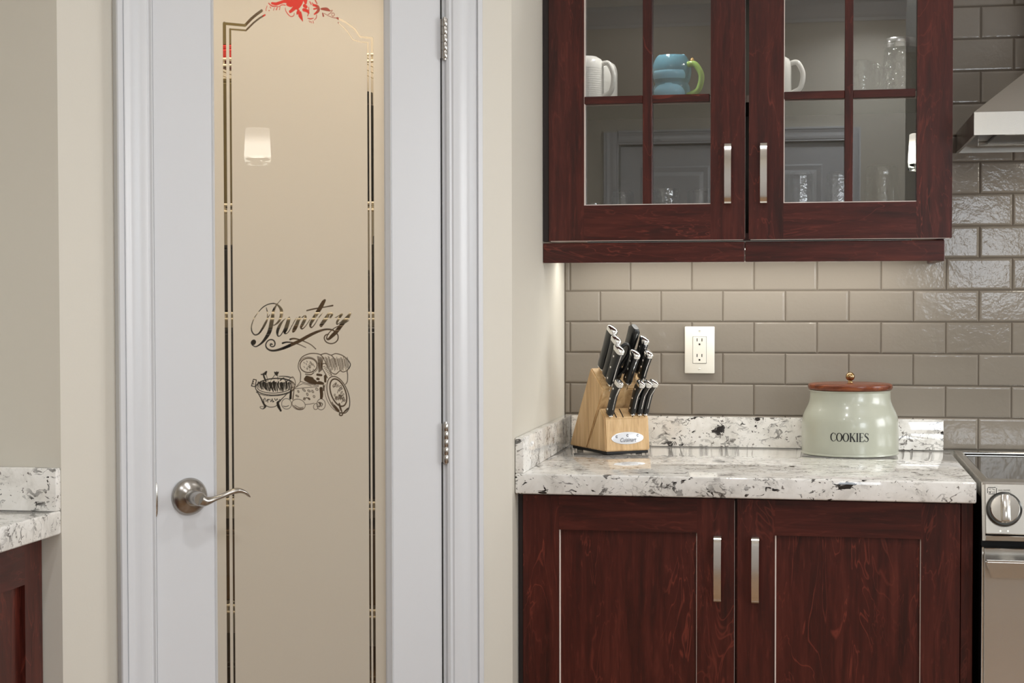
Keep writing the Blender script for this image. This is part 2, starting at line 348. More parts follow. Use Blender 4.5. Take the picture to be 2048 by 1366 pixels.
struct('wall_far', b, M['wall'])
window('window_2', 1.3, 2.02, -6.58, -6.54, 1.2, 1.9, 'x')
# crown moulding of the rear wall
b = bmesh.new(); prism(b, [(RY, 2.645), (RY, HC), (RY+.09, HC), (RY+.085, HC-.02), (RY+.03, 2.67), (RY+.012, 2.66), (RY+.012, 2.645)], 'x', -1.335, 1.057); struct('trim_3', b, M['white'])

def casing_profile(w, t):
    # colonial casing: thin rounded inner edge, ogee belly, thick back band
    return [(0, 0), (0, .009*t), (.05*w, .0125*t), (.10*w, .0100*t), (.14*w, .0100*t), (.17*w, .013*t), (.30*w, .0150*t), (.44*w, .0145*t), (.55*w, .0120*t), (.66*w, .0135*t), (.76*w, .0175*t), (.80*w, .0175*t), (.805*w, .0150*t), (.84*w, .0150*t), (.85*w, .020*t), (.97*w, .020*t), (w, .018*t), (w, 0)]
def casing(parent_name, xin, xout, z0, z1, loc=(0, 0, 0), rz=0.0, name='trim_1', sgn=1):
    b = bmesh.new(); w = abs(xout-xin); d = 1 if xout > xin else -1
    prism(b, [(xin+d*p[0], -p[1]) for p in casing_profile(w, 1)], 'z', z0, z1)
    o = struct(name, b, M['white'], smooth=35); o.location = loc; o.rotation_euler = (0, 0, rz); return o
casing(None, -.7935, -.8645, 0, 2.12, PA, PI/4, 'trim_1'); casing(None, -.1662, -.0840, 0, 2.12, PA, PI/4, 'trim_2')
b = bmesh.new(); w_ = .08
prism(b, [(-p[1], 2.045+p[0]) for p in casing_profile(w_, 1)], 'x', -.7885, -.1690)
o = struct('trim_4', b, M['white'], smooth=35); o.location = PA; o.rotation_euler = (0, 0, PI/4)
# door jambs
b = bmesh.new()
def jamb(q): e_ = .0082 if q < 0 else .0112; x_ = lambda v: v if q < 0 else OPL+OPR-v; return [(x_(OPL+.0008), -.001), (x_(OPL+e_), -.001), (x_(OPL+e_), .040), (x_(OPL+.022), .040), (x_(OPL+.022), .075), (x_(OPL+e_), .075), (x_(OPL+e_), .115), (x_(OPL+.0008), .115)]
for i_, q in enumerate((-1, 1)): o = struct('trim_%d' % (5 if q < 0 else 9), prism(bmesh.new(), jamb(q), 'z', 0, OPT), M['white']); o.location = PA; o.rotation_euler = (0, 0, PI/4)
o = struct('trim_10', nb(OPL+.0085, OPR-.0115, -.001, .115, OPT-.010, OPT-.001), M['white']); o.location = PA; o.rotation_euler = (0, 0, PI/4)
# rear closet doors
for i, (x0, x1) in enumerate(((DL+.002, (DL+DR)/2-.002), ((DL+DR)/2+.002, DR-.002))):
    d = empty('door_%d' % (i+2), ((x0+x1)/2, RY, 0), kind='structure')
    obj('door_slab', nb(x0, x1, RY-.045, RY-.008, .01, DT-.003, .002), M['white'], d, True)
    for z0, z1 in ((.2, .95), (1.15, 1.945)):
        px0, px1 = x0+.1035, x1-.105
        f = bmesh.new(); lo = [(px0, z0), (px1, z0), (px1, z1), (px0, z1)]
        A_ = [f.verts.new((p[0], RY-.008, p[1])) for p in lo]; c_ = ((px0+px1)/2, (z0+z1)/2)
        def ins(k, y): return [f.verts.new((p[0]+(k if p[0] < c_[0] else -k), y, p[1]+(k if p[1] < c_[1] else -k))) for p in lo]
        rs = [A_, ins(.008, RY-.002), ins(.03, RY-.005), ins(.05, RY+.003)]
        for a_, b_ in zip(rs, rs[1:]):
            for k in range(4): f.faces.new((a_[k], a_[(k+1) % 4], b_[(k+1) % 4], b_[k]))
        f.faces.new(rs[-1]); obj('door_panel', f, M['white'], d, True)
for i, (xa, xb) in enumerate(((DL-.006, -.4354), (DR+.006, .8419))):
    b = bmesh.new(); s_ = -1 if xb < xa else 1
    prism(b, [(xa+s_*p[0], RY+p[1]) for p in casing_profile(abs(xb-xa), 1)], 'z', 0, DT+.07); struct('trim_%d' % (6+i), b, M['white'], 35)
b = bmesh.new(); prism(b, [(RY+p[1], DT+.004+p[0]) for p in casing_profile(.072, 1)], 'x', DL-.006, DR+.006); struct('trim_8', b, M['white'], 35)

# ------------------------------------------------------------------ backsplash tiles, each a part of the back wall
TP, TH, TA, Z0 = .1540, .0776, .0146, 1.3027; GR = .0022
rows = []
zt = Z0
par = 1   # row just under joint line z0 has half offset
for i in range(5):   # below
    rows.append((Z0-(i+1)*TH, Z0-i*TH, (i % 2 == 0)))
z = Z0
for half in (False, True, False, True): rows.append((z, z+TH, half)); z += TH
rows.append((z, z+.0625, False)); z += .0625
for half in (False, True, False, True, False, True): rows.append((z, z+TH, half)); z += TH
obj('grout', nb(.0005, 1.93, .0020, .0105, Z0-5*TH, z), M['grout'], wb)
tcache = {}
def tile_mesh(w, h):
    k = (round(w, 4), round(h, 4))
    if k not in tcache:
        bm = bmesh.new(); x, y = w/2, h/2; rs = []
        for ins, d in ((0, .0105), (0, .0026), (.0009, .0012), (.0030, .0002), (.0055, 0)):
            rs.append([bm.verts.new((sx*(x-ins), d, sy*(y-ins))) for sx, sy in ((-1, -1), (1, -1), (1, 1), (-1, 1))])
        for a, b_ in zip(rs, rs[1:]):
            for j in range(4): bm.faces.new((a[j], a[(j+1) % 4], b_[(j+1) % 4], b_[j]))
        bm.faces.new(rs[-1]); tcache[k] = mesh_of(bm, 'tile', M['tile'])
    return tcache[k]
TILE_FULL = 1.93
for z0, z1, half in rows:
    if z0 < Z0-6.5*TH: continue
    xs = [.001]; k = TA+(TP/2 if half else 0)-TP
    while k < TILE_FULL:
        if k > .004: xs.append(k)
        k += TP
    xs.append(TILE_FULL)
    for a, b_ in zip(xs, xs[1:]):
        if b_-a < .006: continue
        # hidden tiles behind the wall cupboard are left out
        if b_ < .90 and z0 > 1.46: continue
        w_ = b_-a-GR; o = obj('tile', tile_mesh(w_, z1-z0-GR), None, wb, loc=((a+b_)/2+.0004*0, 0, (z0+z1)/2))
        o.rotation_euler = (random.uniform(-.006, .006), 0, random.uniform(-.004, .004))

# ================================================================== PANTRY DOOR
door = PW('door_1', kind='structure', label='white pantry door with a tall etched glass pane reading Pantry')
dl, dr, dtop = -.7895, -.1733, 2.04
gl, gr_, gb, gt = -.6735, -.2990, .26, 1.915
FY = .0015   # door face
def dobj(name, bm, mat, parent=None, smooth=None):
    o = obj(name, bm, mat, parent or door, smooth=smooth); return o
dobj('stile', nb(dl, gl-.001, FY, .038, .012, dtop, .0012), M['white']); dobj('stile', nb(gr_+.0095, dr, FY, .038, .012, dtop, .0012), M['white'])
dobj('rail', nb(gl-.001, gr_+.0095, FY, .038, .012, gb, .0008), M['white']); dobj('rail', nb(gl-.001, gr_+.0095, FY, .038, gt, dtop, .0008), M['white'])
for sg, x in ((1, gl-.001), (-1, gr_+.0095)):     # glazing beads
    f = bmesh.new(); prism(f, [(x, .0148), (x, FY+.001), (x+sg*.0022, FY-.0008), (x+sg*.0042, FY+.0022), (x+sg*.0045, .005), (x+sg*.0085, .0085), (x+sg*.0095, .0125), (x+sg*.0095, .0148)], 'z', gb, gt); dobj('glazing_bead', f, M['white'], smooth=40)

for gxa, gxb in ((-.7917, -.7897), (-.1731, -.1716)): dobj('gap_shade', nb(gxa, gxb, .0012, .012, .012, dtop), M['rubber_and_shade'])  # black strips laid in the door gaps to stand for their shade
# strokes of the etching, in zoomed measuring frames of the photograph
def crop(pts, ox, oy, s, wmul=1.0): return [(ox+p[0]/s, oy+p[1]/s, p[2]/s*wmul) for p in pts]
ST = []     # (list of (local x, z, width m), )
PXM = 1/847.0
def stroke(pts, ox=490, oy=590, s=8.904, sub=5, wmul=1.0, WM=1.0):
    wmul = wmul*WM
    P = crop(pts, ox, oy, s, wmul); P = smoothpath(P, sub) if sub > 1 and len(P) > 2 else [np.array(p) for p in P]
    out = []
    for x, y, w in P:
        lx, lz = atd(x, y, -.012); out.append((lx, lz, max(w, 1.05)/925.0))
    ST.append(out)
def ell(cx, cy, rx, ry, rot=0, w=12, a0=0, a1=360, **k):
    r = math.radians(rot); stroke([(cx+rx*math.cos(math.radians(a))*math.cos(r)-ry*math.sin(math.radians(a))*math.sin(r), cy+rx*math.cos(math.radians(a))*math.sin(r)+ry*math.sin(math.radians(a))*math.cos(r), w) for a in np.linspace(a0, a1, 22)], sub=2, **k)
# --- lettering: Pantry
stroke(WM=1.15, pts=[(650,82,10),(585,160,12),(550,215,26),(522,270,38),(508,330,44),(500,400,56),(486,470,62),(468,570,62),(440,665,58),(395,745,48),(335,825,34),(270,885,22),(200,920,16),(145,895,14),(122,855,16),(135,825,22),(168,832,60),(160,850,66)])
stroke(WM=1.15, pts=[(252,300,10),(330,218,14),(420,168,14),(520,150,16),(590,178,22),(638,232,38),(660,290,50),(655,370,48),(630,440,36),(590,495,28),(530,538,14),(505,525,12)])
stroke(WM=1.15, pts=[(252,300,10),(190,385,12),(150,470,13),(124,570,16),(136,655,18),(185,710,18),(255,688,22),(320,600,30),(370,510,34),(398,455,26),(420,400,14),(455,350,10)])
stroke(WM=1.15, pts=[(388,225,8),(400,270,14),(412,330,14),(405,410,12)])
stroke(WM=1.15, pts=[(730,420,12),(685,462,20),(628,545,42),(590,640,42),(590,715,24),(620,735,14),(665,690,14),(715,590,14),(765,470,16),(800,400,20)])
stroke(WM=1.15, pts=[(790,430,52),(765,520,58),(735,610,56),(715,670,34),(745,688,14),(790,650,12),(840,560,12),(900,450,12),(930,410,12)])
stroke(WM=1.15, pts=[(985,395,26),(960,450,48),(925,540,56),(885,620,52),(865,655,26)]); stroke(WM=1.15, pts=[(895,590,10),(950,500,12),(1010,420,14),(1060,375,18),(1090,385,30),(1075,440,46),(1035,520,46),(1008,575,34),(1030,603,18),(1075,570,12),(1120,510,12),(1165,440,12)])
stroke(WM=1.15, pts=[(1432,95,34),(1405,130,54),(1370,195,62),(1325,270,60),(1275,350,54),(1220,440,50),(1180,510,42),(1175,560,28),(1200,578,16),(1250,525,13),(1320,410,13),(1392,320,13)])
stroke(WM=1.15, pts=[(1112,278,18),(1220,252,20),(1330,232,18),(1450,212,16),(1572,188,22)])
stroke(WM=1.15, pts=[(1500,335,36),(1465,400,56),(1415,470,58),(1365,540,52)]); stroke(WM=1.15, pts=[(1420,450,10),(1480,375,13),(1530,330,30),(1562,345,34),(1530,400,28)])
stroke(WM=1.15, pts=[(1735,335,20),(1690,365,16),(1605,415,10)]); stroke(WM=1.15, pts=[(1735,345,34),(1690,410,36),(1650,480,32),(1650,520,18),(1700,495,12),(1760,440,12)])
stroke(WM=1.15, pts=[(1885,330,34),(1850,385,54),(1790,455,60),(1715,550,60),(1640,650,58),(1560,730,52),(1500,785,34),(1465,775,20),(1480,715,16),(1540,640,14),(1620,580,13),(1720,535,12),(1800,495,12),(1855,455,14)])
stroke(WM=1.15, pts=[(497,880,16),(470,875,24),(462,905,16),(500,922,16),(538,900,18),(542,845,20),(510,803,18),(455,797,17),(405,830,17),(380,890,18),(402,950,22),(470,988,26),(570,985,30),(710,942,40),(850,880,46),(990,815,46),(1150,725,44),(1300,655,36),(1430,617,28),(1540,617,24),(1620,655,20),(1667,725,18),(1660,800,18),(1605,852,16),(1530,866,16),(1455,835,17),(1422,770,18),(1445,715,17),(1500,700,14)])
stroke(WM=1.15, pts=[(680,858,26),(760,840,20),(860,850,18),(970,880,14),(1095,938,10)]); stroke(WM=1.15, pts=[(815,790,26),(885,777,22),(990,800,18),(1100,842,14),(1190,890,13),(1270,962,14)])
# --- drawing: bowl, bread, cheese, dish
K = dict(ox=490, oy=700)
def sk(pts, **k): stroke(pts, **{**K, **k})
sk([(995,560,14),(1000,420,14),(962,330,14),(965,240,14),(1010,145,15),(1090,90,15),(1200,62,15),(1340,78,15),(1400,140,14),(1455,240,14),(1500,330,12)])
ell(1142,275,152,128,0,17,**K); ell(1142,275,172,148,10,7,200,400,**K)
sk([(1355,85,15),(1450,62,15),(1545,92,14),(1620,66,14),(1730,90,15),(1830,165,16),(1886,250,16),(1868,320,16),(1830,365,16),(1838,450,15),(1832,560,14),(1800,612,14)])
sk([(1525,335,12),(1555,405,14),(1630,430,16),(1700,372,14),(1760,392,14),(1835,365,12)]); sk([(1545,92,14),(1600,160,14),(1618,260,10)]); sk([(1355,85,15),(1420,150,12)])
rr = random.Random(3)
for i in range(24):
    x = 1440+i*17; y0 = 110+rr.random()*60; sk([(x, y0, 6), (x+18, y0+90, 8), (x+30, y0+150+rr.random()*80, 5)], sub=2)
for i in range(26):
    x = 1050+rr.random()*190; y = 180+rr.random()*190; sk([(x, y, 9), (x+14, y+14+rr.random()*14, 7)], sub=1)
for i in range(7): sk([(1300+i*16, 110+i*5, 8), (1318+i*12, 230, 14), (1325+i*10, 400-i*8, 10)], sub=2)
sk([(1385,262,14),(1420,238,14),(1470,270,14),(1510,360,14),(1555,455,14)]); sk([(1378,265,14),(1390,330,13),(1445,430,14),(1480,500,14)])
for i in range(7): sk([(1405+i*18, 300+i*26, 9), (1440+i*16, 290+i*26, 8)], sub=1)
# jars between bread and cheese: broad clear patches
sk([(1085,430,16),(1180,440,18),(1235,405,16)]); sk([(1095,520,70),(1180,545,100),(1260,580,70)],sub=3); sk([(1110,490,60),(1200,520,70)],sub=1)
sk([(1300,440,40),(1370,450,36)],sub=1); sk([(1275,600,24),(1330,585,60),(1400,600,40)],sub=2); sk([(1440,470,50),(1440,560,40)],sub=1); sk([(1300,515,44),(1320,520,40)],sub=1)
sk([(1365,690,60),(1375,790,60),(1370,850,50)],sub=2); sk([(1410,640,30),(1410,720,24)],sub=1)
# cheese
sk([(895,690,10),(1000,562,11),(1240,627,11),(1320,632,10)],sub=1); sk([(895,690,8),(1100,672,8),(1320,650,8)],sub=2); sk([(885,700,14),(862,880,20)],sub=1); sk([(1080,972,10),(1170,965,9),(1240,948,9)],sub=2)
sk([(930,660,7),(1040,600,7),(1190,640,7)],sub=2); sk([(830,720,36),(820,860,44)],sub=1)
for x,y in ((960,740),(1060,715),(1150,730),(1215,740),(1120,790),(1240,830),(1070,870),(1150,870),(940,820),(1290,700)): ell(x,y,20+rr.random()*14,10+rr.random()*8,rr.random()*90,11,**K)
sk([(1050,880,18),(1110,850,14),(1165,880,20)],sub=2)
# oval dish
ell(1672,800,178,345,-20,16,**K); ell(1672,760,130,255,-20,24,**K); ell(1655,800,205,330,-22,9,60,230,**K)
for i in range(34):
    a = rr.random()*6.28; q = math.sqrt(rr.random())*.85; x = 1680+math.cos(a)*105*q+(-1)*math.sin(a)*-60*q; y = 780+math.sin(a)*220*q
    ell(x, y, 12+rr.random()*18, 8+rr.random()*10, rr.random()*180, 9, 0, 200+rr.random()*160, **K)
sk([(1600,990,30),(1640,1040,40),(1680,1085,34)],sub=3); sk([(1690,960,30),(1710,1040,34),(1735,1100,20)],sub=3); ell(1720,1145,28,24,0,22,**K); sk([(1840,1040,20),(1790,1090,22),(1750,1140,14)],sub=3); sk([(1560,930,16),(1610,1020,20),(1680,1095,18)],sub=3)
# bowl
ell(548,655,352,150,-3,16,**K); ell(545,640,322,128,-3,12,**K); ell(540,700,345,118,-3,9,10,165,**K)
sk([(215,720,14),(290,850,20),(345,960,30),(400,1000,14),(470,1020,12),(560,1000,12),(615,925,18),(690,850,14),(770,770,12)])
sk([(350,975,30),(372,1008,34),(330,1050,14),(280,1030,10),(290,1008,8),(350,1012,8)]); sk([(590,940,40),(610,1010,50),(650,1085,24)],sub=3); ell(645,1078,14,14,0,12,**K)
sk([(160,525,16),(212,535,16),(190,655,14),(125,640,16),(160,525,16)],sub=1); sk([(150,560,16),(165,570,16)],sub=1); sk([(140,600,14),(170,606,14)],sub=1)
sk([(800,520,10),(860,480,12),(905,560,12),(900,640,12),(850,680,12)])
for i in range(30):
    x = 245+i*20; y = 560+rr.random()*40; w = 10+rr.random()*26; sk([(x, y, w), (x+20*rr.random()-4, y+70, w*.8), (x+34*rr.random(), y+150-abs(x-540)*.12, w*.6)], sub=2)
sk([(335,420,20),(350,480,30),(385,560,24)]); sk([(390,390,30),(370,420,50)],sub=1); sk([(385,430,10),(420,560,10)],sub=1); sk([(300,435,20),(335,440,16)],sub=1)
sk([(535,395,16),(570,425,50),(605,395,16)],sub=2); sk([(545,440,10),(470,540,9)],sub=1); sk([(590,440,10),(600,540,9)],sub=1); sk([(575,390,18),(575,440,40)],sub=1)
sk([(620,470,12),(700,470,14),(780,480,18),(860,500,10)]); sk([(640,540,22),(700,500,16),(740,560,12),(800,520,14)]); 
for i in range(14): sk([(340+i*22, 860+rr.random()*70, 10+rr.random()*18), (352+i*22, 880+rr.random()*70, 9)], sub=1)
ell(750,960,88,94,-10,8,**K); sk([(690,1000,10),(740,1010,12),(790,990,9)],sub=2); ell(965,972,122,92,22,10,**K); sk([(870,990,10),(950,1050,18),(1050,1045,14)]); sk([(900,985,8),(980,1030,12),(1050,1020,10)])
ell(1365,970,76,98,0,10,**K); ell(1272,1008,42,55,10,10,**K); sk([(1310,930,10),(1350,960,30),(1340,1010,16),(1300,1000,12)]); sk([(1340,930,10),(1390,960,14),(1370,1010,12)])
# --- arch, fruit and leaves at the top, scale 11.378, origin (520,0)
T = dict(ox=520, oy=0, s=11.378)
def tk(pts, **k): stroke(pts, **{**T, **k})
for p in ([(210,70,22),(280,130,26),(380,140,18),(470,150,10)], [(290,70,50),(380,85,64),(460,60,60),(560,30,60),(650,60,40)], [(600,-20,120),(700,20,120),(790,-30,90)], [(640,100,60),(720,120,70),(780,60,60)],
          [(880,-40,150),(860,60,130),(800,170,90),(720,250,60)], [(960,-30,90),(930,70,90),(860,190,60)], [(700,260,60),(740,220,40)], [(1040,-30,120),(1050,60,60)], [(1030,130,80),(1060,150,70)],
          [(1010,220,70),(1080,240,70),(1120,290,40)], [(890,240,60),(870,290,60),(850,320,10)], [(930,280,50),(930,350,90),(970,440,40),(985,480,14)], [(1120,160,18),(1125,260,22),(1095,360,18)],
          [(590,180,14),(600,240,18),(650,320,20),(720,375,16),(780,350,16),(790,300,14)], [(1270,0,26),(1310,80,20)], [(1100,410,16),(1160,425,26),(1230,410,14)], [(1300,330,12),(1295,400,18),(1250,450,12)],
          [(1230,110,50),(1330,150,60),(1340,240,60),(1250,320,30)], [(1240,200,34),(1300,190,34)], [(1130,470,10),(1150,500,14)], [(1170,480,10),(1185,515,14)], [(1220,470,10),(1225,520,16)],
          [(1410,200,40),(1470,200,60),(1540,210,70),(1600,240,30)], [(1440,300,30),(1455,360,36)], [(1470,300,12),(1600,370,12),(1700,400,14),(1770,405,18)], [(1600,250,10),(1660,230,12),(1620,290,10),(1560,330,10)], [(1640,310,10),(1680,290,10),(1710,330,12),(1670,370,10),(1645,330,10)],
          [(340,170,12),(320,230,12)], [(410,160,14),(385,215,24)], [(470,160,10),(455,215,16)], [(240,150,14),(260,180,18)], [(175,130,12),(150,200,6),(150,240,6)], [(215,235,20),(225,238,18)], [(450,140,12),(520,105,18),(590,115,18)],
          [(1150,40,24),(1180,100,20)], [(1200,60,20),(1230,100,24)], [(900,-160,160),(1000,-200,160),(1100,-140,140)], [(760,-120,100),(700,-200,60)], [(1200,-120,90),(1300,-170,50)], [(560,-60,40),(450,-40,30)]): tk(p, sub=3)
def band(pts, w): 
    o_ = []
    for x, y in pts:
        lx, lz = atd(x, y, -.012); o_.append((lx, lz, w))
    return o_
zbot = .34; dlt = atd(455, 600, -.012)[0]-atd(455, 600)[0]
XL1, XL2, XR2, XR1 = [atd(v, 600, -.012)[0] for v in (453.6, 465.0, 739.2, 747.3)]
def lx(a, z): return (a, z)
zTL1 = atd(453.6, 47, -.012)[1]; zTL2 = atd(465, 58.5, -.012)[1]; zTR1 = atd(747, 76.5, -.012)[1]; zTR2 = atd(739, 85, -.012)[1]
a_ = band([(491, 50.5), (504, 37), (514, 28.5), (524.5, 21)], .0052); ST.append([(XL1, zTL1, .0052)]+a_)
a_ = band([(493, 60.5), (508.6, 45), (520, 36), (531, 29.5)], .0032); ST.append([(XL2, zTL2, .0032)]+a_)
a_ = band([(721, 73), (711, 58), (694, 45), (676, 36)], .0042); ST.append([(XR1, zTR1, .0042)]+a_)
a_ = band([(722, 83.5), (707, 79), (694, 60), (678, 45)], .0026); ST.append([(XR2, zTR2, .0026)]+a_)
# the drawing narrows, so the frames close under the picture with a plain foot
for x_, zt_, w_ in ((XL1, zTL1, .0066), (XL2, zTL2, .0040), (XR2, zTR2, .0040), (XR1, zTR1, .0058)): ST.append([(x_, zt_, w_), (x_, zbot, w_)])
ST.append([(XL1, zbot, .0066), (XR1, zbot, .0066)]); ST.append([(XL2, zbot+.012, .004), (XR2, zbot+.012, .004)])
gx0, gx1 = gl-.0005, gr_+.009
xs_ = np.arange(gx0, gx1, .00082)
def zr(a, b_, st): return list(np.arange(a, b_, st))
zA = atd(600, 842, -.012)[1]; zB = atd(600, 588, -.012)[1]; zC = atd(600, 96, -.012)[1]
zs_ = np.array(zr(gb-.001, .32, .02)+zr(.32, .37, .0015)+zr(.37, zA, .03)+zr(zA, zB, .00085)+zr(zB, zC, .03)+zr(zC, gt-.02, .0009)+[gt-.01, gt+.001])
X_, Z_ = np.meshgrid(xs_, zs_); val = np.zeros_like(X_); AA = .0009
for s_ in ST:
    arr = np.array([(p[0], p[1], p[2]) for p in s_])
    for (ax_, az_, aw), (bx_, bz_, bw) in zip(arr, arr[1:]):
        m_ = max(aw, bw)/2+AA; i0, i1 = np.searchsorted(xs_, (min(ax_, bx_)-m_, max(ax_, bx_)+m_)); j0, j1 = np.searchsorted(zs_, (min(az_, bz_)-m_, max(az_, bz_)+m_))
        if i1 <= i0 or j1 <= j0: continue
        XX = X_[j0:j1, i0:i1]; ZZ = Z_[j0:j1, i0:i1]; dx, dz = bx_-ax_, bz_-az_; L2 = dx*dx+dz*dz+1e-12
        t_ = np.clip(((XX-ax_)*dx+(ZZ-az_)*dz)/L2, 0, 1); dd = np.hypot(XX-ax_-t_*dx, ZZ-az_-t_*dz)-(aw+(bw-aw)*t_)/2
        val[j0:j1, i0:i1] = np.maximum(val[j0:j1, i0:i1], np.clip(.5-dd/AA, 0, 1))
ny, nx = X_.shape; co = np.stack([X_, np.full_like(X_, .0145), Z_], -1).reshape(-1, 3)
idx = np.arange(ny*nx).reshape(ny, nx); fc = np.stack([idx[:-1, :-1], idx[:-1, 1:], idx[1:, 1:], idx[1:, :-1]], -1).reshape(-1, 4)
me = bpy.data.meshes.new('glass_pane'); me.vertices.add(len(co)); me.vertices.foreach_set('co', co.ravel()); me.loops.add(fc.size); me.loops.foreach_set('vertex_index', fc.ravel().astype(np.int32))
me.polygons.add(len(fc)); me.polygons.foreach_set('loop_start', np.arange(0, fc.size, 4, dtype=np.int32)); me.polygons.foreach_set('loop_total', np.full(len(fc), 4, dtype=np.int32)); me.update()
at_ = me.attributes.new('clear', 'FLOAT', 'POINT'); at_.data.foreach_set('value', val.ravel()); me.materials.append(M['etched'])
gp = link(bpy.data.objects.new('glass_pane', me)); gp.parent = door; gp['label'] = 'frosted glass with clear etched border, Pantry lettering and food drawing'
sm = gp.modifiers.new('thickness', 'SOLIDIFY'); sm.thickness = .004; sm.offset = -1; sm.use_rim = True
gp.modifiers.remove(sm)
# lever handle
kx, kz = atd(379, 993)
h = obj('door_handle', lathe(bmesh.new(), [(0, 0), (.0335, 0), (.0350, .0015), (.0345, .004), (.031, .0085), (.024, .0135), (.0165, .0175), (.0150, .0195), (.0140, .0195), (.0140, .021), (.0128, .021), (.0128, .050), (.0115, .0525), (0, .0525)], 40), M['knobmetal'], door, smooth=35, loc=(kx, FY, kz))
h.rotation_euler = (PI/2, 0, 0); h['label'] = 'satin nickel rose and wave lever'
lev = bmesh.new(); path = []
for x, y, r_, f_ in ((400, 999, .0125, 1.0), (408, 1002, .0122, .85), (418, 1001, .0098, .72), (430, 997, .0078, .62), (444, 992, .0070, .62), (458, 986, .0072, .66), (470, 982, .0078, .7), (480, 981.5, .0078, .62), (490, 985, .0068, .5), (497, 991, .0050, .42), (500, 994, .0026, .4)):
    a1, z1_ = atd(x, y, .046); path.append((a1, -.046, z1_, r_, f_))
P5 = smoothpath(path, 4); tube(lev, [p[:3] for p in P5], [float(p[3]) for p in P5], 14, [float(p[4]) for p in P5], up=(0, -1, 0) if False else (0, 0, 1))
lv = obj('lever', lev, M['knobmetal'], h, smooth=50)
lv.matrix_parent_inverse = Matrix.Identity(4); lv.rotation_euler = (-PI/2, 0, 0)
lv.location = Matrix.Rotation(-PI/2, 4, 'X') @ Vector((-kx, -FY, -kz))
dobj('latch_plate', tube(bmesh.new(), [(dl-.0012, -.0035, .888), (dl-.0012, -.0035, .894), (dl-.0012, -.0035, .92), (dl-.0012, -.0035, .946), (dl-.0012, -.0035, .951)], [.001, .0028, .0034, .0028, .001], 8), M['nickel'], smooth=60)
def hinge(z0):
    h_ = dobj('hinge', nb(-.1745, -.1715, -.001, .030, z0+.001, z0+.080), M['nickel'])
    for k in range(5): obj('knuckle', lathe(bmesh.new(), [(0, .0003), (.0058, .0003), (.0060, .0006), (.0060, .0154), (.0058, .0157), (0, .0157)], 18, (-.1688, -.0068, z0+.0162*k)), M['knobmetal'], h_, smooth=35)
    obj('hinge_pin', lathe(bmesh.new(), [(0, -.003), (.003, -.003), (.0036, 0), (.0034, .0805), (.003, .084), (0, .084)], 10, (-.1688, -.0068, z0)), M['nickel'], h_, smooth=50)
for z0 in (1.7725, .95, .2): hinge(z0)

# ================================================================== PANTRY CONTENTS (glimpsed through the clear lines)
SH = [(1.85, 1.835), (1.507, 1.491), (1.25, 1.237), (.808, .793), (.555, .540)]
SHELF = ['top', 'second', 'middle', 'fourth', 'lowest']
for i, (za, zb_) in enumerate(SH):
    s = empty('wire_shelf', (-.675, -.2, zb_), 'white wire pantry shelf behind the etched door glass, %s of five' % SHELF[i], 'shelf', 'wire shelves in the pantry')
    for zz in (za, zb_): obj('front_rod', tube(bmesh.new(), [(-1.345, -.42, zz), (-.12, -.42, zz)], .0034, 8), M['wire'], s, True, 60)
    f = bmesh.new()
    for k in range(44): x = -1.33+k*.0278; tube(f, [(x, -.42, zb_-.003), (x, -.42, za), (x, -.405, za+.002), (x, 0.005, za+.002)], .0015, 4)
    wr = obj('cross_wire', f, M['wire'], s, True); wr['kind'] = 'stuff'
def carton(x0, x1, y0, y1, z0, z1, mat, label, name='carton', cat='box', grp='cartons on the pantry shelves'):
    t = empty(name, ((x0+x1)/2, (y0+y1)/2, z0), label, cat, grp); obj('body', nb(x0, x1, y0, y1, z0, z1-.01, .003), M[mat], t, True)
    obj('flap', nb(x0+.002, x1-.002, y0+.002, y1-.002, z1-.01, z1, .002), M[mat], t, True)
def canister(x, y, r_, z0, z1, mat, label, cat='can', grp='canisters on the pantry shelves'):
    t = empty('canister', (x, y, z0), label, cat, grp); hh = z1-z0
    obj('body', lathe(bmesh.new(), [(0, 0), (r_, 0), (r_, hh*.88), (r_*.9, hh*.9), (0, hh*.9)], 24), M[mat], t, smooth=40); obj('lid', lathe(bmesh.new(), [(0, hh*.9), (r_*.93, hh*.9), (r_*.93, hh), (0, hh)], 24), M['darkcan'], t, smooth=40)
tz = [p[0]+.004 for p in SH]
carton(-.665, -.53, -.38, -.20, tz[0], tz[0]+.24, 'red', 'tall red carton on the top pantry shelf behind the etched fruit')
carton(-.82, -.705, -.38, -.20, tz[0], tz[0]+.036, 'red', 'flat red box on the top pantry shelf behind the left etched line')
carton(-.81, -.710, -.37, -.21, tz[0]+.0365, tz[0]+.16, 'olive', 'olive carton lying on the flat red box in the pantry')
carton(-.86, -.64, -.38, -.22, tz[1], tz[1]+.30, 'olive', 'olive box on the second pantry shelf behind the left etched line')
canister(-.48, -.28, .06, tz[1], tz[1]+.27, 'darkcan', 'black canister on the second pantry shelf')
canister(-.35, -.26, .05, tz[1], tz[1]+.29, 'darkcan', 'taller black canister beside the other on the second pantry shelf')
carton(-.84, -.70, -.38, -.2, tz[2], tz[2]+.16, 'darkcan', 'black box on the middle pantry shelf at the left')
carton(-.60, -.44, -.36, -.2, tz[2], tz[2]+.10, 'brown', 'low brown box on the middle pantry shelf')
canister(-.36, -.3, .06, tz[2], tz[2]+.18, 'darkcan', 'black canister on the middle pantry shelf at the right')
carton(-.95, -.62, -.38, -.18, tz[3], tz[3]+.40, 'darkcan', 'large black box on the fourth pantry shelf at the left')
carton(-.60, -.46, -.38, -.18, tz[3], tz[3]+.41, 'brown', 'tall brown box on the fourth pantry shelf in the middle')
carton(-.44, -.18, -.38, -.18, tz[3], tz[3]+.405, 'darkcan', 'large black box on the fourth pantry shelf at the right')
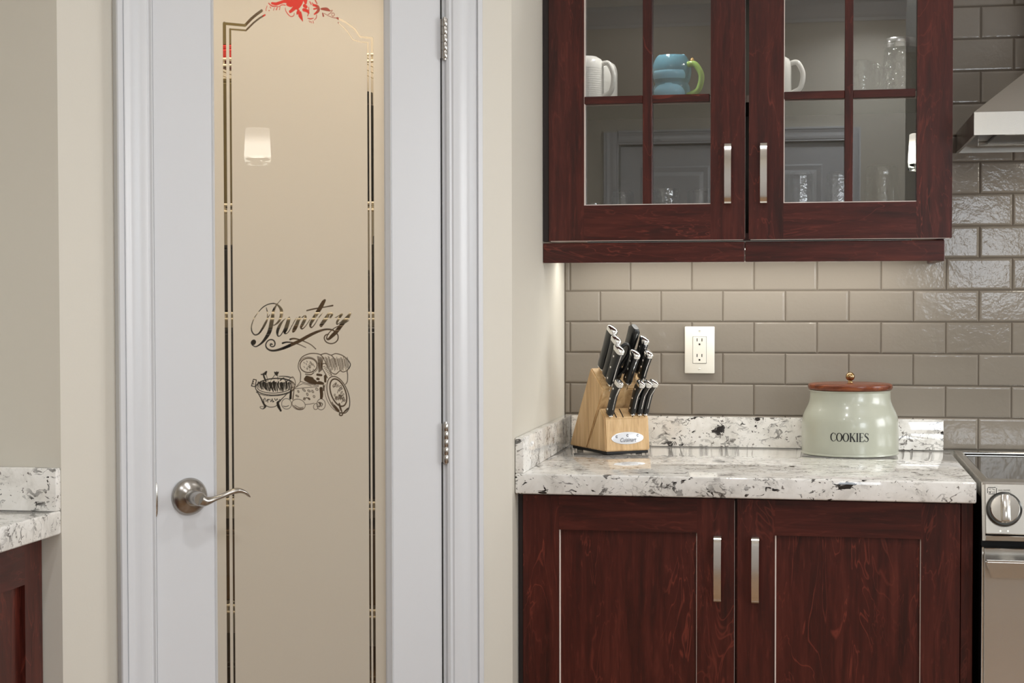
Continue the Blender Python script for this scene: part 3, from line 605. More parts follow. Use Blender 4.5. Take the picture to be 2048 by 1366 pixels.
carton(-.90, -.60, -.38, -.18, tz[4], tz[4]+.17, 'brown', 'wide brown box on the lowest pantry shelf at the left')
carton(-.46, -.20, -.38, -.18, tz[4], tz[4]+.18, 'brown', 'wide brown box on the lowest pantry shelf at the right')
carton(-1.0, -.60, -.42, -.1, .0, .42, 'darkcan', 'black storage box on the pantry floor at the left')
carton(-.52, -.18, -.42, -.1, .0, .40, 'brown', 'brown storage box on the pantry floor at the right')

# ================================================================== UPPER CUPBOARD
UF = -.335; UB = .0015
uc = empty('wall_cabinet', (.47, -.16, 1.366), 'cherry wood wall cabinet with two glazed doors above the worktop', 'cabinet')
x0, x1 = .0022, .9120; zb_, ztp = 1.4175, 2.28
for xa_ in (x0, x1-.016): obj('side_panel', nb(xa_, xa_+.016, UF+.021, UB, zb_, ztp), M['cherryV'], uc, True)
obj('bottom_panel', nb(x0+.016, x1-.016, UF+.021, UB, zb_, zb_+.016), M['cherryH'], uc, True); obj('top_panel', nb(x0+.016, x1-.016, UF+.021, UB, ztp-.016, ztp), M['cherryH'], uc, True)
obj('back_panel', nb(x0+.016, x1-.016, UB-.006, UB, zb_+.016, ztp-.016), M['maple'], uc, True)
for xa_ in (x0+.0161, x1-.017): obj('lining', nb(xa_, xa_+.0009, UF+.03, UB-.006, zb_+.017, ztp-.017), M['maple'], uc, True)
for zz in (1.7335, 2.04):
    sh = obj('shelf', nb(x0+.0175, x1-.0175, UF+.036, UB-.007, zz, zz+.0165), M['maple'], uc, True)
    obj('edge_band', nb(x0+.0175, x1-.0175, UF+.0345, UF+.036, zz, zz+.0165), M['shelfedge'], sh, True)
obj('filler_strip', nb(.0008, .0145, UF+.010, UF+.03, zb_, ztp, .0008), M['darkgap'], uc, True)
f = bmesh.new(); box(f, .0008, .4672, UF+.008, UF+.026, 1.3675, 1.4135, .0015); obj('light_rail', f, M['cherryH'], uc, True)
obj('light_rail', nb(.4685, .9098, UF+.008, UF+.026, 1.3675, 1.4135, .0015), M['cherryH'], uc, True)
obj('side_light_rail', nb(.893, .9098, UF+.026, .0015-.004, 1.3675, 1.4165, .001), M['cherryY'], uc, True)
def glazed_door(a, b_, gx0_, gx1_, mx0, mx1, hx):
    z0_, z1_ = 1.4185, 2.27; gz0, gz1 = 1.5000, 2.19; y0, y1 = UF, UF+.020
    d = obj('door', frame_mesh((a, gx0_, gx1_, b_), (z0_, gz0, gz1, z1_), y0, y1), [M['cherryV'], M['cherryH']], uc, True)
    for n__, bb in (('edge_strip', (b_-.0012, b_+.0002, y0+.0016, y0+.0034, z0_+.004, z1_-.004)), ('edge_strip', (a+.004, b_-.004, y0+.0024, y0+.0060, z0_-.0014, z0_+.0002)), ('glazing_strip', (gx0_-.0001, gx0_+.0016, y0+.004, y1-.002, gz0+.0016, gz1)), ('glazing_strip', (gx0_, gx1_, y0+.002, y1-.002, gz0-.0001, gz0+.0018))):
        o_ = obj(n__, nb(*bb), M['edging'], d, True); o_['label'] = 'pale strip'
    obj('muntin', nb(mx0, mx1, y0+.003, y1-.002, gz0, gz1, .001), M['cherryV'], d, True)
    for xa_, xb_ in ((gx0_, mx0), (mx1, gx1_-.003)): obj('muntin', nb(xa_, xb_, y0+.0035, y1-.002, 1.7342, 1.7515, .001), M['cherryH'], d, True)
    obj('glass_pane', nb(gx0_-.0002, gx1_+.0002, y1-.0015, y1+.0016, gz0, gz1), M['pane'], d, True)
    obj('bumper', nb(a+.02, a+.03, y1, y1+.0015, z0_+.005, z0_+.015), M['shelfedge'], d, True)
    hz0, hz1 = 1.4955, 1.6395; hy = y0-.026
    f = bmesh.new(); P = smoothpath([(0, y0+.001, hz0+.004), (0, y0-.014, hz0+.0045), (0, hy, hz0+.012), (0, hy-.004, (hz0+hz1)/2), (0, hy, hz1-.012), (0, y0-.014, hz1-.0045), (0, y0+.001, hz1-.004)], 4)
    n_ = len(P); va = []
    for i, p in enumerate(P):
        dv = np.array(P[min(i+1, n_-1)])-np.array(P[max(i-1, 0)]); dv = dv/np.linalg.norm(dv); nn = np.array([0, dv[2], -dv[1]])*.0016
        va.append([f.verts.new((hx+sx*.0076, p[1]+q*nn[1], p[2]+q*nn[2])) for sx, q in ((-1, 1), (1, 1), (1, -1), (-1, -1))])
    for A_, B_ in zip(va, va[1:]):
        for k in range(4): f.faces.new((A_[k], A_[(k+1) % 4], B_[(k+1) % 4], B_[k]))
    f.faces.new(va[0]); f.faces.new(va[-1]); obj('handle', f, M['handle'], d, True, 40)
def hxat(px, Y): return aty(px, 350, Y).x
glazed_door(.0161, .4682, .0984, .3901, .2343, .2562, (hxat(1447.5, UF-.028)+hxat(1463, UF-.028))/2)
glazed_door(.4766, .9245, .5546, .8474, .6895, .7082, (hxat(1519.5, UF-.028)+hxat(1534.5, UF-.028))/2)
ul = empty('under_cabinet_light', (.47, -.285, 1.398), 'slim strip lamp fixed under the wall cabinet behind the light rail', 'light')
obj('housing', nb(.10, .84, -.302, -.268, 1.3990, 1.4170, .002), M['outlet'], ul, True); obj('lens', nb(.11, .83, -.298, -.272, 1.3960, 1.3992, .001), M['ucl'], ul, True)

for lx_ in (.24, .70): obj('added_puck_lamp', lathe(bmesh.new(), [(0, 2.030), (.028, 2.030), (.031, 2.032), (.031, 2.0398), (0, 2.0398)], 24, (lx_, -.262, 0)), M['tin'], uc, True, 40)  # made-up fixtures for the added mug lights
# --- crockery behind the glass
def ring(r_, z, seg=36): return None
UZ = 1.7502
def mug_handle(x, y, z0, z1, out, rad, ang=0, flat=.7):
    zc = (z0+z1)/2; h_ = (z1-z0)/2; pts = [(0, 0, z1), (out*.55, 0, z1+.002), (out*.95, 0, zc+h_*.45), (out, 0, zc-h_*.1), (out*.8, 0, zc-h_*.75), (out*.35, 0, z0), (0, 0, z0-.004)]
    P = smoothpath(pts, 5); c, s_ = math.cos(ang), math.sin(ang)
    return tube(bmesh.new(), [(x+p[0]*c, y+p[0]*s_, p[2]) for p in P], rad, 10, flat, up=(-s_, c, 0))
def white_mug(x, y, z, r_, hgt, label, name='mug', hang=-.25, ribs=True):
    t = empty(name, (x, y, z), label, 'mug', 'white mugs in the wall cabinet'); pr_ = [(r_*.80, 0), (r_*.97, .001), (r_, .004)]
    if ribs:
        for k in range(14): zz = .006+k*(hgt*.66)/14; pr_ += [(r_, zz), (r_*.985, zz+hgt*.02), (r_, zz+hgt*.04)]
    pr_ += [(r_, hgt*.72), (r_*.97, hgt*.82), (r_*.86, hgt*.92), (r_*.62, hgt*.985), (r_*.3, hgt), (0, hgt)]
    obj('body', lathe(bmesh.new(), pr_, 40), M['ceramic'], t, smooth=50)
    obj('handle', mug_handle(r_*.92*math.cos(hang), r_*.92*math.sin(hang), hgt*.12, hgt*.80, .030, .0062, hang), M['ceramic'], t, smooth=60)
white_mug(.0895, -.238, UZ, .043, .108, 'white ribbed mug upside down at the left end of the upper cabinet shelf')
white_mug(.108, -.135, UZ, .044, .110, 'second white mug half hidden behind the ribbed mug', ribs=False, hang=2.6)
white_mug(.5305, -.235, UZ, .040, .096, 'white mug with only its handle showing beside the right cabinet door frame', ribs=False, hang=-.2)
t = empty('mug', (.2925, -.238, UZ), 'light blue rounded mug with a lime green handle on the upper cabinet shelf', 'mug')
pr_ = [(.036, 0), (.040, .004), (.0445, .018), (.0425, .032), (.0395, .038), (.0425, .044), (.0468, .062), (.0450, .080), (.0385, .096), (.0345, .1015), (.030, .1035), (0, .1035)]
obj('body', lathe(bmesh.new(), smoothpath(pr_, 3), 40), M['teal'], t, smooth=60)
for z0_, z1_, rr_ in ((.003, .036, .0450), (.040, .080, .0472)):
    pp = [(rr_*(1-.20*((2*(k/8)-1)**2)*(1 if z0_ > .02 else .5))+.0004, z0_+(z1_-z0_)*k/8) for k in range(9)]
    f = bmesh.new(); n_ = 14; rings = []
    for r_, z_ in pp:
        q = (z_-z0_)/(z1_-z0_); half = 1.0*math.sqrt(max(.02, 1-max(0, q)**2.4))
        rings.append([f.verts.new((r_*math.cos(-PI/2-.12+half*(2*i/n_-1)), r_*math.sin(-PI/2-.12+half*(2*i/n_-1)), z_)) for i in range(n_+1)])
    for A_, B_ in zip(rings, rings[1:]):
        for i in range(n_): f.faces.new((A_[i], A_[i+1], B_[i+1], B_[i]))
    o = obj('belly_patch', f, M['blue'], t, smooth=60); o['label'] = 'pale blue patch'  # paler blue patch on the front of each bulge
for sx_ in (-1, 1): obj('ear', lathe(bmesh.new(), [(0, 0), (.012, .0), (.010, .012), (.004, .018), (0, .019)], 12, (sx_*.026, 0, .088)), M['blue'], t, smooth=60)
o = obj('handle', mug_handle(.034, -.016, .010, .078, .040, .0072, -.35, .9), M['green'], t, smooth=60); o['label'] = 'lime green handle'
o = obj('beak', lathe(bmesh.new(), [(0, 0), (.005, .003), (.004, .008), (0, .011)], 10, (.048, .004, .088)), M['yellow'], t, smooth=60)
def tumbler(x, y, z, r0, r1, hgt, mat, label, grp='glassware in the wall cabinet', name='tumbler', cat='glass', facets=0, inv=False, handle=None):
    t = empty(name, (x, y, z), label, cat, grp); seg = facets or 32
    if inv: pr_ = [(r1*.94, 0), (r1, .001), ((r0+r1)/2, hgt*.5), (r0, hgt*.88), (r0*.95, hgt*.965), (r0*.75, hgt), (0, hgt), (0, hgt-.010), (r0*.72, hgt-.011), (r0*.90, hgt*.90), (r1*.93, .001)]
    else: pr_ = [(0, 0), (r0*.9, 0), (r0, .003), (r1, hgt), (r1*.95, hgt), (r0*.92, .012), (0, .012)]
    obj('body', lathe(bmesh.new(), pr_, seg), M[mat], t, smooth=None if facets else 45)
    if handle: obj('handle', mug_handle(r0*.95*math.cos(handle), r0*.95*math.sin(handle), hgt*.2, hgt*.8, .026, .006, handle), M[mat], t, smooth=60)
    return t
# upper shelf, right door
tumbler(.727, -.17, UZ, .034, .037, .090, 'smoke', 'dark glass mug upside down left of the screw-top jar', inv=True, handle=-.5, name='glass_mug')
tumbler(.768, -.12, UZ, .030, .033, .078, 'smoke', 'shorter dark glass cup just behind the screw-top jar', inv=True, handle=-.3, name='glass_cup')
t = empty('jar', (.8165, -.235, UZ), 'clear screw-top jar with a silver lid on the upper cabinet shelf', 'jar')
f = lathe(bmesh.new(), smoothpath([(0, 0), (.033, 0), (.0385, .004), (.0395, .02), (.0395, .088), (.0375, .100), (.0345, .106), (.0345, .118), (.0325, .118), (.0325, .104), (.0365, .092), (.0370, .012), (0, .008)], 2), 36)
obj('body', f, M['glass'], t, smooth=50)
rg = bmesh.new()
for k in range(26):
    a = -PI/2-.9+rr.random()*1.6; z_ = .015+rr.random()*.075; tube(rg, [(.0397*math.cos(a+q*.09), .0397*math.sin(a+q*.09), z_+q*(rr.random()-.3)*.010) for q in range(3)], .0011, 5)
o = obj('embossing', rg, M['glass'], t, smooth=60); o['kind'] = 'stuff'
o = obj('lid', lathe(bmesh.new(), [(0, .1195), (.0, .1175), (.0375, .105), (.0388, .1055), (.0388, .112), (.0378, .113), (.0378, .1150), (.0388, .116), (.0385, .124), (.0368, .127), (0, .127)], 36), M['tin'], t, smooth=40)
# lower level
LZ = 1.4337
tumbler(.1005, -.20, LZ, .030, .030, .078, 'glass', 'small clear glass at the left edge of the lower cabinet level')
tumbler(.1735, -.20, LZ, .026, .038, .109, 'glass', 'rounded clear glass in the lower left corner of the cabinet', inv=True)
tumbler(.2785, -.20, LZ, .024, .033, .110, 'glass', 'clear straight glass just right of the left door muntin', inv=False, facets=12)
tumbler(.3560, -.19, LZ, .031, .036, .111, 'glass', 'clear short glass beside the left cabinet handle', inv=True)
tumbler(.5900, -.20, LZ, .031, .037, .147, 'glass', 'tall faceted tumbler at the left of the right cabinet door', inv=True, facets=12)
tumbler(.6780, -.19, LZ, .027, .033, .146, 'glass', 'tall faceted tumbler half behind the right door muntin', inv=True, facets=12)
tumbler(.7760, -.21, LZ, .037, .040, .158, 'smoke', 'large dark glass mug upside down at the right of the lower level', inv=True, handle=-1.2, name='glass_mug')

# ================================================================== BASE CABINETS
def shaker_door(par, a, b_, z0_, z1_, Y, w_, panel_z1, hx, hz0, hz1, d_=1):
    """door in a plane y=Y facing -y"""
    y0, y1 = Y, Y+.020
    d = obj('door', frame_mesh((a, a+w_, b_-w_, b_), (z0_, z0_+w_, panel_z1, z1_), y0, y1), [M['cherryV'], M['cherryH']], par, True)
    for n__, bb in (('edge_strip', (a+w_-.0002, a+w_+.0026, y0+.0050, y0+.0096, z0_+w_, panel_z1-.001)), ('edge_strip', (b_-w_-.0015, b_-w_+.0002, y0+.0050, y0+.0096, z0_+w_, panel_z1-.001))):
        o_ = obj(n__, nb(*bb), M['edging'], d, True); o_['label'] = 'pale line beside the panel'
    if a < .2: o_ = obj('edge_strip', nb(b_-.0012, b_+.0004, y0+.0012, y0+.0034, z0_+.004, z1_-.004), M['edging'], d, True); o_['label'] = 'pale strip on the door edge'
    obj('panel', nb(a+w_-.004, b_-w_+.004, y0+.009, y1-.002, z0_+w_-.004, panel_z1+.004), M['cherryV'], d, True)
    if hx:
        hy = y0-.026; f = bmesh.new(); P = smoothpath([(0, y0+.001, hz0+.004), (0, y0-.014, hz0+.0045), (0, hy, hz0+.012), (0, hy-.004, (hz0+hz1)/2), (0, hy, hz1-.012), (0, y0-.014, hz1-.0045), (0, y0+.001, hz1-.004)], 4)
        n_ = len(P); va = []
        for i, p in enumerate(P):
            dv = np.array(P[min(i+1, n_-1)])-np.array(P[max(i-1, 0)]); dv = dv/np.linalg.norm(dv); nn = np.array([0, dv[2], -dv[1]])*.0016
            va.append([f.verts.new((hx+sx*.0076, p[1]+q*nn[1], p[2]+q*nn[2])) for sx, q in ((-1, 1), (1, 1), (1, -1), (-1, -1))])
        for A_, B_ in zip(va, va[1:]):
            for k in range(4): f.faces.new((A_[k], A_[(k+1) % 4], B_[(k+1) % 4], B_[k]))
        f.faces.new(va[0]); f.faces.new(va[-1]); obj('handle', f, M['handle'], d, True, 40)
    return d
BF = -.66
bc = empty('base_cabinet', (.47, -.33, 0), 'dark cherry wood base cabinet with two flat-panel doors under the granite worktop', 'cabinet')
obj('carcass', nb(.001, .944, BF+.021, .001, .10, .8695), M['cherryV'], bc, True); obj('toe_kick', nb(.001, .944, BF+.09, BF+.11, 0, .10), M['darkgap'], bc, True)
obj('filler_strip', nb(.0008, .0110, BF+.012, BF+.03, .10, .8690, .001), M['darkgap'], bc, True); obj('filler_strip', nb(.9200, .9440, BF+.004, BF+.022, .10, .8690, .001), M['cherryV'], bc, True)
def hxl(p0, p1, Y): return (aty(p0, 1140, Y).x+aty(p1, 1140, Y).x)/2
hz = (aty(1430, 1209, BF-.028).z, aty(1430, 1070.5, BF-.028).z)
shaker_door(bc, .0128, .4619, .115, .8655, BF, .0780, .7925, hxl(1426.5, 1442.5, BF-.028), *hz)
shaker_door(bc, .4682, .9184, .115, .8655, BF, .0775, .7915, hxl(1502.5, 1518, BF-.028), *hz)
ct = empty('countertop', (.47, -.34, .8705), 'polished white granite worktop with black flecks between pantry wall and range', 'countertop')
obj('slab', nb(.0008, .9472, -.6905, .0005, .8705, .914, .004, 3), M['granite'], ct, True, 40)
obj('backsplash_strip', nb(.0205, .9330, -.0200, -.0005, .9142, .9888, .0015, 2), M['granite'], ct, True, 40); obj('side_splash', nb(.0012, .0192, -.6885, -.0010, .9142, .9892, .0015, 2), M['granite'], ct, True, 40)

# left run, seen end-on past the pantry corner
lc = empty('base_cabinet', (-1.0, NEARY-.7, 0), 'dark cherry cabinet at the left edge under the granite top with a recessed panel', 'cabinet')
LX = -.7185; ys = NEARY-.0015
obj('carcass', nb(-1.33, LX-.021, ys-1.8, ys-.001, .10, .868), M['cherryV'], lc, True); obj('toe_kick', nb(-1.33, LX-.09, ys-1.8, ys-.001, 0, .10), M['darkgap'], lc, True)
for k, (ya, yb) in enumerate(((ys-.004, ys-.45), (ys-.454, ys-.90), (ys-.904, ys-1.35))):
    w_ = .063; z0_, z1_ = .115, .8655; X0, X1 = LX-.020, LX
    d = obj('door', frame_mesh((yb, yb+w_, ya-w_, ya), (z0_, z0_+w_, z1_-.074, z1_), X0, X1, 'y'), [M['cherryV'], M['cherryY']], lc, True)
    obj('panel', nb(X0+.002, X1-.010, yb+w_-.004, ya-w_+.004, z0_+w_-.004, z1_-.070), M['cherryV'], d, True)
    obj('handle', tube(bmesh.new(), smoothpath([(X1, yb+.035, .65), (X1+.026, yb+.035, .66), (X1+.029, yb+.035, .72), (X1+.026, yb+.035, .78), (X1, yb+.035, .79)], 4), .005, 8), M['handle'], d, True, 50)
lt = empty('countertop', (-1.0, NEARY-.7, .8705), 'white granite worktop end with splash strip at the left edge', 'countertop')
obj('slab', nb(-1.333, NEARX, ys-1.8, ys+.001, .8705, .9130, .004, 3), M['granite'], lt, True, 40); obj('side_splash', nb(-1.333, NEARX-.0005, ys-.0185, ys+.001, .9132, .9888, .0015, 2), M['granite'], lt, True, 40)

# ================================================================== OUTLET
A_ = aty(1369.5, 653, -.006); B_ = aty(1429, 747, -.006)
ox_, oz_ = (A_.x+B_.x)/2, (A_.z+B_.z)/2
oc = empty('wall_outlet', (ox_, -.001, oz_), 'white double wall socket on the taupe tiles above the worktop', 'outlet')
W2, H2 = (B_.x-A_.x)/2, (A_.z-B_.z)/2
obj('cover_plate', nb(-W2, W2, -.0065, 0, -H2, H2, .0022, 2), M['outlet'], oc, smooth=40)
obj('receptacle', nb(-.0165, .0165, -.0080, -.004, -.0330, .0330, .0010), M['outlet'], oc)
obj('gap', nb(-.0172, .0172, -.0068, -.005, -.0337, .0337), M['outdark'], oc)
for s_ in (1, -1):
    zc = .0195*s_
    for sx_ in (-1, 1): obj('socket_slot', nb(sx_*.0060-.0010, sx_*.0060+.0010, -.0083, -.0070, zc+.002, zc+.0095), M['outdark'], oc)
    f = lathe(bmesh.new(), [(0, 0), (.0024, 0), (.0024, .001), (0, .001)], 12); xform(f, Matrix.Translation((0, -.0074, zc-.0052)) @ Matrix.Rotation(PI/2, 4, 'X')); obj('ground_hole', f, M['outdark'], oc)
    f = lathe(bmesh.new(), [(0, 0), (.0030, 0), (.0024, .0012), (0, .0014)], 14); xform(f, Matrix.Translation((0, -.0064, .0480*s_)) @ Matrix.Rotation(PI/2, 4, 'X'));  sc = obj('screw', f, M['outlet'], oc, smooth=40)
    obj('screw_slot', nb(-.0022, .0022, -.0081, -.0076, .0480*s_-.0003, .0480*s_+.0003), M['outdark'], sc)

# ================================================================== COOKIE JAR
jc = Vector((.7085, -.126, .914)); JR = .1135
jar = empty('cookie_jar', jc, 'sage green enamel biscuit jar lettered COOKIES with a round wooden lid', 'jar')
prof = [(0, .0006), (JR*.985, .0006), (JR*1.005, .0015), (JR*1.005, .0045), (JR*.995, .006), (JR, .010), (JR, .040), (JR*1.0, .066), (JR*.994, .078), (JR*.975, .089), (JR*.945, .098), (JR*.905, .1075), (JR*.868, .116), (JR*.842, .1245), (JR*.830, .132), (JR*.828, .142), (JR*.826, .148), (JR*.85, .150), (JR*.86, .1515), (JR*.84, .1525), (0, .1525)]
obj('body', lathe(bmesh.new(), prof, 72), M['sage'], jar, smooth=40)
lidp = [(0, .1525), (.094, .1525), (.0975, .1545), (.0995, .159), (.0985, .1645), (.094, .1670), (.06, .1690), (0, .1690)]
lid_ = obj('lid', lathe(bmesh.new(), lidp, 64), M['lid'], jar, smooth=50); lid_['label'] = 'round brown wooden lid'
kn = obj('knob', lathe(bmesh.new(), [(0, .1688), (.006, .1688), (.0055, .1715), (.0045, .1735)]+[(.0108*math.sin(a), .1835-.0108*math.cos(a)) for a in np.linspace(.45, PI, 12)], 24), M['brass'], lid_, smooth=60); kn['label'] = 'small brass ball knob'
def serif_text(word, wfun, width, height):
    """thick-and-thin roman capitals as polylines (x, z, pen width) in a 0..1 box, advance last"""
    t_, n_ = .17, .06; L = {}
    L['C'] = ([[(.88,.74,n_),(.80,.90,n_),(.60,.99,n_),(.36,.95,.10),(.16,.76,.16),(.10,.50,t_),(.16,.24,.16),(.36,.05,.10),(.60,.01,n_),(.80,.08,n_),(.92,.26,n_)],[(.88,.70,.04),(.88,.98,.04)]], 1.0)
    a_ = [(.5+.42*math.cos(q), .5+.49*math.sin(q), n_+(t_-n_)*abs(math.cos(q))**1.5) for q in np.linspace(0, 2*PI, 25)]; L['O'] = ([a_], 1.06)
    L['K'] = ([[(.20,.0,t_),(.20,1,t_)],[(.04,.0,.045),(.36,.0,.045)],[(.04,1,.045),(.36,1,.045)],[(.84,1,n_),(.26,.46,n_)],[(.40,.60,t_),(.86,.02,t_)],[(.66,1,.045),(.98,1,.045)],[(.66,.0,.045),(1.02,.0,.045)]], 1.04)
    L['I'] = ([[(.22,.0,t_),(.22,1,t_)],[(.06,.0,.045),(.38,.0,.045)],[(.06,1,.045),(.38,1,.045)]], .48)
    L['E'] = ([[(.20,.0,t_),(.20,1,t_)],[(.04,1,.055),(.76,1,.055)],[(.04,.0,.055),(.80,.0,.055)],[(.20,.52,.05),(.58,.52,.05)],[(.76,1,.05),(.76,.80,.03)],[(.80,.0,.05),(.82,.22,.03)],[(.58,.40,.04),(.58,.64,.04)]], .88)
    L['S'] = ([smoothpath([(.66,.78,.05),(.56,.94,.06),(.36,.99,.06),(.16,.88,.10),(.14,.70,.14),(.34,.56,.17),(.56,.42,.17),(.66,.26,.14),(.58,.08,.09),(.36,.0,.06),(.16,.06,.06),(.06,.26,.05)],3),[(.66,.74,.03),(.66,.98,.03)],[(.06,.02,.03),(.06,.28,.03)]], .76)
    adv = sum(L[c][1] for c in word); x = -adv/2; sx = width/adv; out = []
    for c in word:
        for s_ in L[c][0]: out.append([((x+p[0])*sx, p[1]*height, p[2]*height*.95) for p in s_])
        x += L[c][1]
    return out
def ribbons(strokes, place, thick=.0):
    """flat ribbon per stroke; place(x, z) gives the 3D point"""
    bm = bmesh.new()
    for s_ in strokes:
        P = [np.array(p, float) for p in s_]; n_ = len(P); L_ = []; R_ = []
        if n_ == 2: P = [P[0]+(P[1]-P[0])*k/3 for k in range(4)]; n_ = 4
        for i, p in enumerate(P):
            d = P[min(i+1, n_-1)][:2]-P[max(i-1, 0)][:2]; d = d/(np.linalg.norm(d)+1e-9); nn = np.array([-d[1], d[0]])*p[2]/2
            L_.append(bm.verts.new(place(p[0]+nn[0], p[1]+nn[1]))); R_.append(bm.verts.new(place(p[0]-nn[0], p[1]-nn[1])))
        for i in range(n_-1): bm.faces.new((L_[i], L_[i+1], R_[i+1], R_[i]))
    return bm
lead = (math.atan2(CAM.y-jc.y, CAM.x-jc.x))
tx = aty(1699, 870, jc.y-JR); ang0 = math.asin(max(-1, min(1, (tx.x-jc.x)/JR)))-PI/2
zt0 = aty(1699, 883.5, jc.y-JR).z-jc.z; zt1 = aty(1699, 866.5, jc.y-JR).z-jc.z
wtx = aty(1738.5, 875, jc.y-JR).x-aty(1659.5, 875, jc.y-JR).x
o = obj('lettering', ribbons(serif_text('COOKIES', None, wtx, zt1-zt0), lambda x, z: ((JR+.0004)*math.cos(ang0+x/JR), (JR+.0004)*math.sin(ang0+x/JR), zt0+z)), M['ink'], jar); o['label'] = 'black capitals COOKIES'

# ================================================================== KNIFE BLOCK
KO = Vector((.1416, -.2722, 0)); KA = math.radians(34)
kU = Vector((math.cos(KA), math.sin(KA), 0)); kV = Vector((-math.sin(KA), math.cos(KA), 0))
WV = np.array([-.516, .857]); WV = WV/np.linalg.norm(WV)
BW = .1175; ZB = .9220
# local frame of every knife-block thing: x = along the front, y = towards the back, origin at the front left foot
def KE(name, label, cat, group=None, loc=(0, 0, .914)):
    p = KO+kU*loc[0]+kV*loc[1]+Vector((0, 0, loc[2])); return empty(name, p, label, cat, group, rz=KA)
kb = KE('knife_block', 'pale beech knife block with oval silver badge beside the pantry wall', 'knife block')
def kz_(z): return z-.914
sw = lambda v, z, l: (v+WV[0]*l, z+WV[1]*l)
# slab: leaning board
f = bmesh.new(); prism(f, [(.1055, kz_(ZB)), (.2010, kz_(ZB)), (.0830, kz_(1.118)), (.0160, kz_(1.069))], 'x', 0, BW)
bmesh.ops.bevel(f, geom=list(f.edges), offset=.0028, segments=2, affect='EDGES'); obj('leaning_slab', f, M['block'], kb, smooth=40)
f = bmesh.new(); prism(f, [(.0, kz_(ZB)), (.1040, kz_(ZB)), (.0350, kz_(1.0238)), (.0080, kz_(1.0007))], 'x', 0, BW)
bmesh.ops.bevel(f, geom=list(f.edges), offset=.0028, segments=2, affect='EDGES'); obj('front_wedge', f, M['block'], kb, smooth=40)
for u_, v_ in ((.014, .016), (BW-.022, .016), (.014, .170), (BW-.022, .170)): obj('foot', lathe(bmesh.new(), [(0, 0), (.0075, 0), (.0082, .0016), (.0078, kz_(ZB)+.001), (0, kz_(ZB)+.001)], 16, (u_, v_, 0)), M['rubber_and_shade'], kb, smooth=40)
obj('contact_shade', nb(.003, BW-.003, .003, .190, .0012, kz_(ZB)-.0002, .001), M['rubber_and_shade'], kb)  # black slab added to darken the shadow under the block
# badge on the near-vertical front face
fa = Vector((0, .008, kz_(1.0007)-kz_(ZB))).normalized()      # up along the front face
fn = Vector((0, -fa.z, fa.y))
def fp(u, h_, off=.0006): q = Vector((u, 0, kz_(ZB)))+fa*h_+fn*off; return (q.x, q.y, q.z)
def onfront(px, py):
    P = CAM+ray(px, py)*(((KO-CAM).dot(kV))/ray(px, py).dot(kV)); return ((P-KO).dot(kU), P.z-ZB)
bc_ = onfront(1255.5, 876.2); bl_ = onfront(1224, 877); br_ = onfront(1287.5, 875.5); bt_ = onfront(1257, 864); bb_ = onfront(1255, 888.5)
RX, RZ = (br_[0]-bl_[0])/2, (bt_[1]-bb_[1])/2; cU, cH = (br_[0]+bl_[0])/2, (bt_[1]+bb_[1])/2
f = bmesh.new(); rg_ = []
for k_, off in ((1.0, .0002), (1.0, .0012), (.95, .0016)): rg_.append([f.verts.new(fp(cU+RX*k_*math.cos(a), cH+RZ*k_*math.sin(a), off)) for a in np.linspace(0, 2*PI, 40, endpoint=False)])
for A1, B1 in zip(rg_, rg_[1:]):
    for i in range(40): f.faces.new((A1[i], A1[(i+1) % 40], B1[(i+1) % 40], B1[i]))
f.faces.new(rg_[-1]); bd = obj('badge', f, M['badge'], kb, smooth=30); bd['label'] = 'oval silver badge reading Cuisinart'
tc_ = bpy.data.curves.new('badge_text', 'FONT'); tc_.body = 'Cuisinart'; tc_.size = RZ*.95; tc_.align_x = 'CENTER'; tc_.shear = .35; tc_.offset = .0001
to_ = bpy.data.objects.new('badge_text', tc_); link(to_); dg = bpy.context.evaluated_depsgraph_get(); tm = bpy.data.meshes.new_from_object(to_.evaluated_get(dg)); bpy.data.objects.remove(to_)
wmax = max(v.co.x for v in tm.vertices)-min(v.co.x for v in tm.vertices)
for v in tm.vertices: v.co = Vector(fp(cU+v.co.x*(RX*1.02)/wmax, cH-RZ*.60+v.co.y, .0020))
tm.materials.clear(); tm.materials.append(M['badgeink']); obj('lettering', tm, None, bd)
for k_, hh_ in ((-.68, .28), (0, .42), (.64, .36)):
    f = bmesh.new(); c_, h_ = cU+RX*k_, cH+RZ*hh_; r_ = .0032; A1 = np.linspace(.5, 5.8, 16)
    ri = [f.verts.new(fp(c_+r_*math.cos(a), h_+r_*math.sin(a), .0019)) for a in A1]; rj = [f.verts.new(fp(c_+r_*.42*math.cos(a), h_+r_*.42*math.sin(a), .0019)) for a in A1]
    for i in range(15): f.faces.new((ri[i], ri[i+1], rj[i+1], rj[i]))
    obj('emblem', f, M['badgeink'], bd)
# slots
TD = np.array([.067, .049]); TD = TD/np.linalg.norm(TD); WD = np.array([.7523, .6588])
def slot(u_, s0, s1, base, dirv, wd_=.0022):
    f = bmesh.new(); q = .0005; n2 = (-dirv[1], dirv[0]); pts = []
    for s_ in (s0, s1): pts.append((base[0]+dirv[0]*s_+WV[0]*q*1.2, base[1]+dirv[1]*s_+WV[1]*q*1.2))
    vs = [f.verts.new((u_+sx*wd_/2, p[0], kz_(p[1]))) for p, sx in ((pts[0], -1), (pts[0], 1), (pts[1], 1), (pts[1], -1))]
    vb = [f.verts.new((v.co.x, v.co.y-WV[0]*.004, v.co.z-WV[1]*.004)) for v in vs]
    f.faces.new(vs); f.faces.new(vb[::-1])
    for i in range(4): f.faces.new((vs[i], vs[(i+1) % 4], vb[(i+1) % 4], vb[i]))
    obj('slot', f, M['slot'], kb)
TF = (.0160, 1.069); WF = (.0080, 1.0007)
